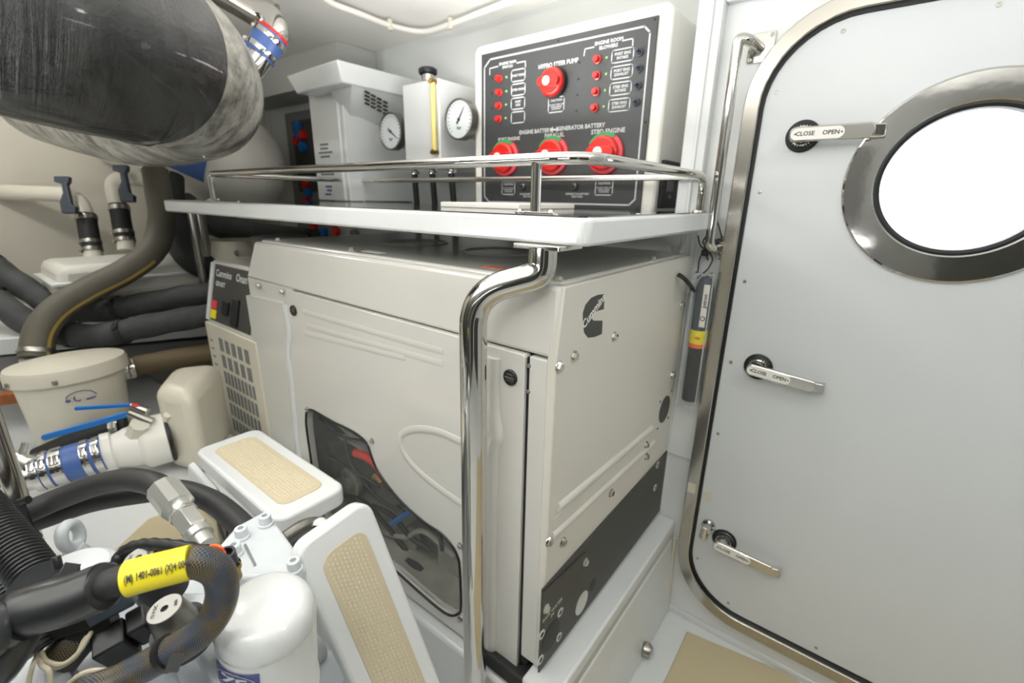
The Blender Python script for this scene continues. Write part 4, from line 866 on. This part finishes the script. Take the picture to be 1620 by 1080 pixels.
def lever(p0, p1, w0):
    a, b = V(p0), V(p1); d = (b-a); F = FR(a, d, (0, 0, 1)); L_ = d.length
    return G().poly(F, rrect(0, -w0, L_, w0, w0*.9, 4), (), -.004, .004)
mk('lever', lever(D(66, 693, 1.34), D(204, 654, 1.42), .009), bluep, vv, .002); mk('lever', lever(D(118, 646, 1.42), D(210, 640, 1.46), .006), bluep, vv, .002)
mk('lever_end', G().cyl(D(203, 652, 1.42), D(240, 668, 1.45), .011, .015, 10).cyl(D(208, 640, 1.45), D(234, 650, 1.46), .009, .013, 10), steel, vv)
mk('red_tab', G().cyl(D(208, 641, 1.44), D(220, 641, 1.45), .006, None, 8), redm, vv)
# blue hose
bh = thing('coupled_pipe', 'blue hose coupling with steel clamps on a shiny pipe, lower left', 'hose', D(115, 740, 1.4))
b0_, b1_ = D(58, 748, 1.33), D(166, 716, 1.41); ax = b1_-b0_
mk('blue_sleeve', G().cyl(b0_, b1_, .054, None, 30), bluesil, bh)
mk('pipe', G().cyl(D(5, 764, 1.29), b0_, .045, None, 26), chrome, bh)
for f_ in (.04, .17, .32, .38, .76, .93): clamp('hose_clamp', b0_+ax*f_, ax, .0545, bh, .017, chrome)
mk('lettering', G().text(FR(b0_+ax*.56+(CAM-b0_).normalized()*.0545, ax, (CAM-b0_).normalized().cross(ax)), 'TRIDENT', .016), ink, bh)
uh = tag(mk('grey_hose', G().tube(crom([D(60, 722, 1.5), D(110, 700, 1.52), D(160, 680, 1.55), D(200, 672, 1.58)], 6), .030, 16), rub), 'dark hose passing behind the blue hose coupling', 'hose')
clamp('hose_clamp', D(183, 678, 1.55), D(200, 672, 1.58)-D(160, 680, 1.55), .031, uh, .022, steel)
ub = tag(mk('latch_fitting', G().cyl(D(20, 722, 1.3), D(50, 735, 1.3), .018, .022, 12).cyl(D(35, 718, 1.3), D(40, 700, 1.3), .008, .008, 8), zinc), 'small silver valve fitting beside the stanchion', 'fitting')

#FORE
# ------------------------------------------------------------------ steps
mat('tan_stud', (214, 203, 178), .5)
def step(F, L_, Wd, name, lab, side=.04):
    s_ = thing(name, lab, 'step', F @ V((L_/2, Wd/2, -.04)), 'white steps with tan treads')
    mk('step_body', G().poly(F, rrect(0, 0, L_, Wd, .028, 6), (), -side, 0), gel, s_, .007, seg=3)
    mk('tread_pad', G().poly(F, rrect(.038, .028, L_-.038, Wd-.028, .022, 6), (), 0, .0015), tan, s_, .0005)
    # raised pattern rows of the tread
    g = G(); nx = int((L_-.092)/.0080); ny = int((Wd-.070)/.0066)
    for i in range(nx):
        for j in range(ny):
            x = .046+i*.0080+(.0040 if j % 2 else 0); y = .037+j*.0066; r = .0036
            g.add([(x-r, y, .0015), (x, y-r*.7, .0015), (x+r, y, .0015), (x, y+r*.7, .0015), (x, y, .0036)], [(0, 1, 4), (1, 2, 4), (2, 3, 4), (3, 0, 4)], F)
    o = mk('tread_studs', g, MATS['tan_stud'], s_, smooth=60); o['kind'] = 'stuff'
    return s_
zs = .78; k_ = (1.38-zs)/.68
s1 = step(FTOP(-1.386*k_, .356*k_, zs), .475*k_, .172*k_, 'boarding_step', 'upper level white step with tan tread in front of the generator window', .042)
# sloping step
A_, B_ = D(463, 868, .66), None
v = (_ray(1823, 3937)).normalized(); a = D(463, 872, .68)
B_ = D(588, 800, .68*1.0)
B_ = W(588, 800, z=a.z); sw = (B_-a).length
yd = (B_-a).normalized()
F2 = FR(a, v, yd)
if (F2.to_3x3() @ V((0, 0, 1))).dot(CAM-a) < 0: print('flip')
s2 = step(F2, .47, sw, 'boarding_step', 'white step with tan tread tilted steeply down beside the oil filter', .03)
mk('hinge_bracket', G().tube(crom([D(452, 850, .80), D(480, 832, .82), D(505, 828, .84), D(530, 838, .84)], 6), .012, 14), darkalu, s1)
mk('hinge_bolt', G().lathe(FAX(D(507, 830, .80), CAM-D(507, 830, .80)), [(.014, 0), (.012, .006), (.006, .009)], 16), chrome, s1)
# support leg of step 1
tag(mk('step_bracket', G().hexa([D(296, 735, 1.16), D(306, 728, 1.16), D(345, 770, 1.14), D(345, 790, 1.12), D(300, 790, 1.2), D(310, 780, 1.2), D(400, 860, 1.15), D(385, 870, 1.12)]), gel, None, .004), 'white bracket below the left end of the upper step', 'bracket')

# ------------------------------------------------------------------ foreground engine
en = thing('engine_gearbox', 'white painted marine gearbox housing filling the lower left corner', 'engine', (-.7, .1, .0))
def top(poly, z, h, name='casting', m=engw, bev=.006): return mk(name, G().poly(FTOP(0, 0, 0), [tuple(W(*p, z=z)[:2]) for p in poly], (), z-h, z), m, en, bev, seg=3)
top([(60, 965), (100, 905), (150, 878), (185, 880), (240, 935), (330, 900), (400, 940), (400, 1200), (-700, 1300), (-400, 1050)], .80, .6, 'main_casting')
top([(346, 862), (372, 832), (420, 806), (446, 838), (486, 893), (470, 912), (380, 912), (352, 905)], .85, .06, 'cover_plate')
top([(255, 935), (335, 935), (345, 1010), (400, 1100), (360, 1120), (300, 1010)], .83, .08, 'cover_plate')
top([(100, 1045), (165, 925), (210, 905), (255, 1000), (290, 1090), (240, 1130), (150, 1130)], .845, .06, 'cover_plate', mat('grey_blue_cast', (196, 204, 210), .3, bump=.08, bscale=300))
top([(-30, 1035), (45, 985), (80, 1010), (110, 1060), (90, 1130), (-40, 1130)], .87, .1, 'flange_casting')
mk('casting_groove', G().hexa([W(385, 862, z=.8503), W(389, 859, z=.8503), W(406, 893, z=.8503), W(402, 896, z=.8503), W(385, 862, z=.8508), W(389, 859, z=.8508), W(406, 893, z=.8508), W(402, 896, z=.8508)]), dgrey, en)
for p in ((381, 838), (419, 818), (464, 889), (370, 864), (317, 972)):
    c = W(*p, z=.865); mk('cap_screw', G().lathe(FTOP(c.x, c.y, .85), [(.012, 0), (.012, .004), (.0095, .005), (.0095, .018), (.0085, .019), (.0045, .019), (.0045, .012), (0, .012)], 18, cap=False), engw, en)
mk('side_casting', G().lathe(FAX(D(120, 915, .72), (0, 0, -1)), [(.05, -.02), (.06, 0), (.07, .12)], 24), engw, en, .006)
mk('pump_casting', G().lathe(FAX(D(520, 1075, .80), (.3, 0, .95)), [(.05, -.1), (.05, 0), (.035, .006), (.03, .02), (0, .02)], 24, cap=False), MATS['grey_blue_cast'] if 'grey_blue_cast' in MATS else engw, en, .003)
mk('curved_casting', G().tube(crom([D(300, 1120, .66), D(390, 1060, .74), D(440, 1070, .76), D(500, 1020, .82)], 6), .030, 16), engw, en)
# lifting eye
c = D(112, 848, .82); le = thing('lifting_eye', 'white painted lifting eye standing on the gearbox', 'lifting eye', c)
rd_ = (_f-_r2*.95).normalized(); pp2 = (_r2+_f*.95).normalized(); a2 = (rd_*.85+pp2*.52).normalized()
ring = [c+a2*(.021*math.cos(t))+V((0, 0, 1))*(.024*math.sin(t)) for t in [2*PI*k/24 for k in range(24)]]
mk('ring', G().tube(ring, .0095, 12, True), engw, le); mk('base', G().lathe(FTOP(c.x, c.y, c.z-.10), [(.042, 0), (.036, .03), (.022, .06), (.014, .078)], 24), engw, le)
# oil filter
of = thing('oil_filter', 'white cylindrical oil filter with rounded cap and printed letters', 'oil filter', D(400, 1110, .60))
c0_ = D(420, 952, .56); axd = (V((-.13, -.02, -1))).normalized()
Fo2 = FAX(c0_, axd)
R_ = .0565
mk('can', G().lathe(Fo2, [(0, -.003), (R_*.45, -.0025), (R_*.72, -.0005), (R_*.84, .003), (R_*.93, .010), (R_*.98, .018), (R_, .028), (R_, .034), (R_*.985, .036), (R_*.985, .038), (R_*.995, .042), (R_, .15), (R_*1.04, .152), (R_*1.04, .158)], 48, cap=False), filtw, of, smooth=60)
tc = (CAM-c0_); tc = (tc-axd*tc.dot(axd)).normalized(); sd = (-axd).cross(-tc)
lx = tc.cross(axd)
if lx.dot(_r2) < 0: lx = -lx
# wrapped print band
g = G(); vs = []
def wrapz(u, h, off=.0006):   # u: arc length to the right, h: up along the can
    a = u/R_-.74; return c0_+axd*(.061-h)+(tc*math.cos(a)+lx*math.sin(a))*(R_+off)
gt = G().text(I4, 'ZF', .020, 0, 0, sx=1.5)
cir = G().poly(I4, circ(0, 0, .0265, 40, .0150), [list(reversed(circ(0, 0, .0245, 40, .0132)))], 0, .0001)
for gg in (gt, cir): gg.v = [wrapz(p.x, p.y, .0012) for p in gg.v]
g.add(gt.v, gt.f); g.add(cir.v, cir.f)
bnd = G(); N_ = 24
for k in range(N_+1):
    u = -.030+.060*k/N_; bnd.v += [wrapz(u, .017, .0005), wrapz(u, -.018, .0005)]
    if k: b_ = len(bnd.v)-4; bnd.f += [(b_, b_+2, b_+3, b_+1)]
mk('printed_emblem', g, ink, of); mk('printed_band', bnd, inkb, of)
# solenoids
def solenoid(px, py, d, lab, r, low):
    c = D(px, py, d); ax = (_u2*1.0-_r2*.12+_f*-.55).normalized(); F = FAX(c, ax)
    t = thing('solenoid', lab, 'solenoid', c-ax*.06, 'valve solenoids')
    mk('top_disc', G().lathe(F, [(0, -.003), (r*.22, -.003), (r*.22, 0), (r*.93, 0), (r*.97, -.002)], 36, cap=False), alu, t)
    mk('barrel', G().lathe(F, [(r*.97, -.001), (r, -.004), (r*1.32, -.040), (r*1.32, -.045)], 36, cap=False), darkalu, t)
    mk('collar', G().lathe(F, [(r*1.25, -.036), (r*1.55, -.034), (r*1.58, -.038), (r*1.58, -low), (r*1.2, -low)], 36, cap=False), blk, t)
    mk('bore', G().lathe(F @ Matrix.Translation((0, 0, -.0025)), [(0, 0), (r*.22, 0)], 16, cap=False), blk, t)
    Ft = FR(c+ax*.0004, _r2-ax*_r2.dot(ax), _u2-ax*_u2.dot(ax))
    mk('stamped_text', G().text(Ft @ Matrix.Rotation(math.radians(110), 4, 'Z'), '12 V DC', r*.26, 0, r*.55).text(Ft @ Matrix.Rotation(math.radians(-60), 4, 'Z'), '0501', r*.24, 0, r*.6), inkd, t)
    return t
t1 = solenoid(219, 881, .60, 'further solenoid with silver disc top behind the yellow label', .0185, .075)
t2 = solenoid(260, 962, .52, 'nearer solenoid with silver disc top and black connector block', .0185, .065)
# connector block
e1, e2 = D(168, 1036, .525), D(242, 992, .545); d_ = (e2-e1)
Fc2 = FR(e1, d_, _u2*.8-_f*.6)
cbk = thing('connector_block', 'square black plug block attached to the nearer solenoid', 'connector', e1)
Lc = d_.length
mk('plug_body', G().box(-.004, Lc*.56, -.020, .020, -.022, .010, Fc2), blk, cbk, .002); mk('plug_neck', G().box(Lc*.58, Lc*1.02, -.018, .018, -.026, .004, Fc2), blk, cbk, .003)
# black boot, label and braided harness
hb = thing('wiring_harness', 'braided black harness loop with yellow label and glossy black boot', 'wiring harness', D(200, 920, .46))
b1 = crom([D(8, 985, .43), D(30, 972, .43), D(60, 962, .432), D(110, 948, .44), D(150, 932, .448), D(163, 927, .45), D(167, 925.5, .45)], 6)
def bootr(t): return .0225 if t < .86 else .0225*math.sqrt(max(.10, 1-((t-.86)/.14)**2*.75))
mk('boot', G().tube(b1, bootr, 28), glossb, hb, label='glossy black end boot')
mk('boot_tail', G().tube(crom([D(-420, 1090, .36), D(-200, 1040, .38), D(-90, 1010, .40), D(-30, 1000, .41), D(0, 990, .42), D(28, 974, .425)], 6), lambda t: .034-.010*t, 26), glossb, hb)
mk('boot_tail', G().tube(crom([D(-120, 1250, .42), D(-60, 1090, .42), D(-20, 1050, .42), D(10, 1010, .425), D(24, 985, .43)], 6), lambda t: .030-.008*t, 22), glossb, hb)
mk('tape_sleeve', G().tube([D(158, 929, .45), D(185, 920, .453), D(207, 914, .456)], .0145, 22), rub, hb)
yl = [D(203, 915, .456), D(230, 907, .46), D(270, 897, .468), D(301, 889, .474)]
mk('yellow_label', G().tube(crom(yl, 6), .0172, 26), yel, hb)
# handwriting on the label
yc = D(250, 903, .463); Fy = FR(yc+(CAM-yc).normalized()*.0176, D(300, 889, .474)-D(203, 915, .456), _u2)
gw = G().text(Fy, '(M) 1401-0061 (X)4 0040', .0105, 0, 0, sx=.50); axl = (D(300, 889, .474)-D(203, 915, .456)).normalized()
def cur(p):
    q = p-yc; al = q.dot(axl); pr_ = q-axl*al; cen = yc+axl*al; return cen+pr_.normalized()*.0176
gw.v = [cur(p) for p in gw.v]; mk('handwriting', gw, blk, hb)
br = crom([D(297, 890, .474), D(320, 890, .48), D(345, 905, .49), D(352, 935, .50), D(342, 970, .50), D(318, 1000, .495), D(285, 1022, .49), D(245, 1045, .485), D(190, 1075, .475), D(120, 1110, .46), D(20, 1230, .46)], 9)
mk('braided_loop', G().tube(br, lambda t: .0165-.001*t, 26), braidm, hb, label='braided sleeve loop')
mk('zip_tie', G().cyl(D(270, 1030, .487), D(262, 1035, .487), .0185, None, 20).box(-.008, .008, -.006, .006, 0, .008, FAX(D(276, 1048, .47), CAM-D(276, 1048, .47))), blk, hb)
br2 = crom([D(90, 1050, .52), D(115, 1020, .53), D(135, 1000, .54), D(150, 985, .56)], 6)
mk('braided_branch', G().tube(br2, .020, 20), braidm, hb)
lm = crom([D(150, 1000, .57), D(168, 950, .60), D(178, 905, .62), D(198, 872, .63), D(230, 862, .62), D(275, 864, .60), D(325, 873, .58)], 7)
mk('black_loom', G().tube(lm, lambda t: .0085+.0008*math.sin(t*90), 14), blk, hb)
for i, (m_, o_) in enumerate(((orange, -5), (grn, 5), (redm, -2), (yel, 2), (mat('brown_wire', (120, 60, 40), .5), 0))):
    mk('wire', G().tube(crom([D(322, 873+o_*.3, .58), D(335, 868+o_, .575), D(347, 868+o_*.8, .57), D(356, 876+o_*.3, .575)], 6), .0018, 8), m_, hb)
cx_ = D(357, 877, .575); axc = (_u2-_f*.4).normalized()
sn = thing('sensor_plug', 'round black sensor plug with coloured wires on a brass base', 'sensor', cx_-axc*.03)
mk('socket', G().lathe(FAX(cx_, axc), [(0, -.004), (.0085, -.004), (.0085, .003), (.0115, .003), (.0115, -.018)], 24, cap=False), blk, sn)
mk('base_ring', G().lathe(FAX(cx_-axc*.018, axc), [(.0135, 0), (.0135, -.006), (.011, -.007), (.011, -.022)], 24, cap=False), brass, sn)
# corrugated tubes
def corr(name, pts, r, pitch, lab, n=22, cat='tube', group=None):
    base = crom(pts, 12); L_ = [0]
    for i in range(1, len(base)): L_.append(L_[-1]+(base[i]-base[i-1]).length)
    tot = L_[-1]; N_ = int(tot/pitch)*4; out = []; j = 0
    for k in range(N_+1):
        s_ = tot*k/N_
        while j < len(L_)-2 and L_[j+1] < s_: j += 1
        out.append(base[j].lerp(base[j+1], (s_-L_[j])/max(1e-6, L_[j+1]-L_[j])))
    prof = [1, 1.0, .90, .90]
    t = mk(name, G().tube(out, lambda q: r*prof[int(round(q*N_)) % 4], n), blk, smooth=25); tag(t, lab, cat, group); return t
corr('corrugated_tube', [D(-300, 560, .72), D(-60, 775, .66), D(-20, 818, .64), D(20, 865, .62), D(58, 915, .60)], .027, .0062, 'wide black corrugated tube at the left edge above the boot')
corr('corrugated_tube', [D(-300, 740, .72), D(-60, 880, .66), D(-15, 905, .65), D(25, 945, .64)], .026, .0062, 'second corrugated tube partly behind the boot at the left edge')
corr('corrugated_tube', [D(20, 990, .50), D(38, 1008, .50), D(58, 1032, .50)], .0155, .0045, 'small corrugated loom end with beige wires coming out')
tag(mk('cable_tie', G().tube([D(60, 935, .555), D(92, 915, .555), D(122, 898, .56)], .006, 8).box(-.010, .010, -.008, .008, -.006, .006, FAX(D(108, 905, .55), CAM-D(108, 905, .55))).tube([D(88, 880, .56), D(93, 900, .56)], .005, 8), blk, None, .001), 'black cable tie and mount holding the wide corrugated tube', 'cable tie')
for i, (pts_, lab) in enumerate(((((62, 1032, .50), (66, 1050, .50), (90, 1056, .50), (120, 1038, .51), (135, 1010, .52), (158, 985, .54)), 'outer beige wire looping to the right from the small corrugated loom'), (((64, 1030, .50), (74, 1046, .50), (100, 1050, .50), (126, 1030, .51), (142, 1004, .52), (152, 984, .54)), 'inner beige wire looping to the right from the small corrugated loom'), (((60, 1034, .50), (52, 1052, .49), (46, 1076, .485), (44, 1100, .48)), 'beige wire hanging straight down from the small corrugated loom'), (((60, 1036, .50), (66, 1052, .495), (78, 1062, .49), (80, 1095, .485)), 'beige wire curling down right from the small corrugated loom'), (((100, 1090, .47), (125, 1068, .47), (150, 1060, .475), (185, 1062, .48)), 'beige wire running into the square black plug block'))):
    tag(mk('beige_wire', G().tube(crom([D(*p) for p in pts_], 7), .0025, 8), beigew), lab, 'wire', 'beige wires')
tag(mk('black_clip', G().box(-.03, .03, -.008, .008, -.008, .008, FR(D(105, 992, .52), D(140, 980, .53)-D(80, 1000, .52), _u2)).box(-.012, .03, -.016, .012, -.012, .012, FR(D(130, 985, .53), D(140, 980, .53)-D(80, 1000, .52), _u2)), blk, None, .003), 'black plastic wiring clip under the glossy boot', 'clip')
tag(mk('black_clip', G().box(-.022, .022, -.012, .012, -.01, .01, FR(D(175, 955, .53), D(190, 948, .53)-D(150, 968, .52), _u2)), navy, None, .003), 'black connector shell between the boot and the nearer solenoid', 'clip')

# hydraulic hoses with fitting
hh = thing('hydraulic_hose', 'thick black hose arching to a steel hex fitting', 'hose', D(275, 790, .95))
hpz = crom([D(-400, 930, .9), D(-40, 830, .95), D(35, 812, .97), D(90, 790, 1.0), D(150, 768, 1.0), D(200, 758, .98), D(240, 764, .94), D(262, 778, .91)], 8)
mk('hose', G().tube(hpz, .0235, 22), hosed, hh)
e0, e1 = D(258, 772, .912), D(292, 815, .87); ea = e1-e0
Ff_ = FAX(e0, ea); Lf = ea.length
mk('ferrule', G().lathe(Ff_, [(.026, 0), (.029, .002), (.029, Lf*.72), (.023, Lf*.76), (.019, Lf*.84), (.024, Lf*.92), (.024, Lf), (.015, Lf*1.05)], 10), zinc, hh)
e2 = D(318, 850, .84); mk('hex_nut', G().lathe(FAX(e1+(e2-e1)*.02, e2-e1), [(.020, -.004), (.024, 0), (.024, (e2-e1).length*.62), (.021, (e2-e1).length*.7)], 6), zinc, hh, .001, smooth=20)
mk('hex_adapter', G().lathe(FAX(e1, e2-e1), [(.022, (e2-e1).length*.76), (.022, (e2-e1).length*.98), (.017, (e2-e1).length*1.0), (.017, (e2-e1).length*1.35)], 16), zinc, hh)
g = G(); Ftx = None
h5 = tag(mk('hydraulic_hose', G().tube(crom([D(-400, 960, .95), D(-30, 850, 1.0), D(60, 822, 1.03), D(140, 795, 1.06), D(210, 782, 1.07), D(280, 775, 1.06), D(330, 790, 1.03), D(365, 815, .98), D(400, 850, .92)], 8), .0235, 22), hosed), 'second black hose lying lower behind the arching one', 'hose')
tag(mk('hose_strap', G().tube([D(30, 795, .93), D(45, 835, .93), D(60, 850, .95)], .008, 8).tube([D(30, 795, .93), D(45, 790, .93)], .008, 8), blk), 'black strap tying the two hydraulic hoses together', 'strap')
tag(mk('hydraulic_pipe', G().tube(crom([D(345, 800, 1.1), D(350, 830, 1.05), D(356, 860, 1.0)], 5), .010, 12).tube(crom([D(358, 800, 1.1), D(364, 830, 1.05), D(372, 850, 1.0)], 5), .008, 12), steel), 'thin steel pipes below the hex fitting', 'pipe')
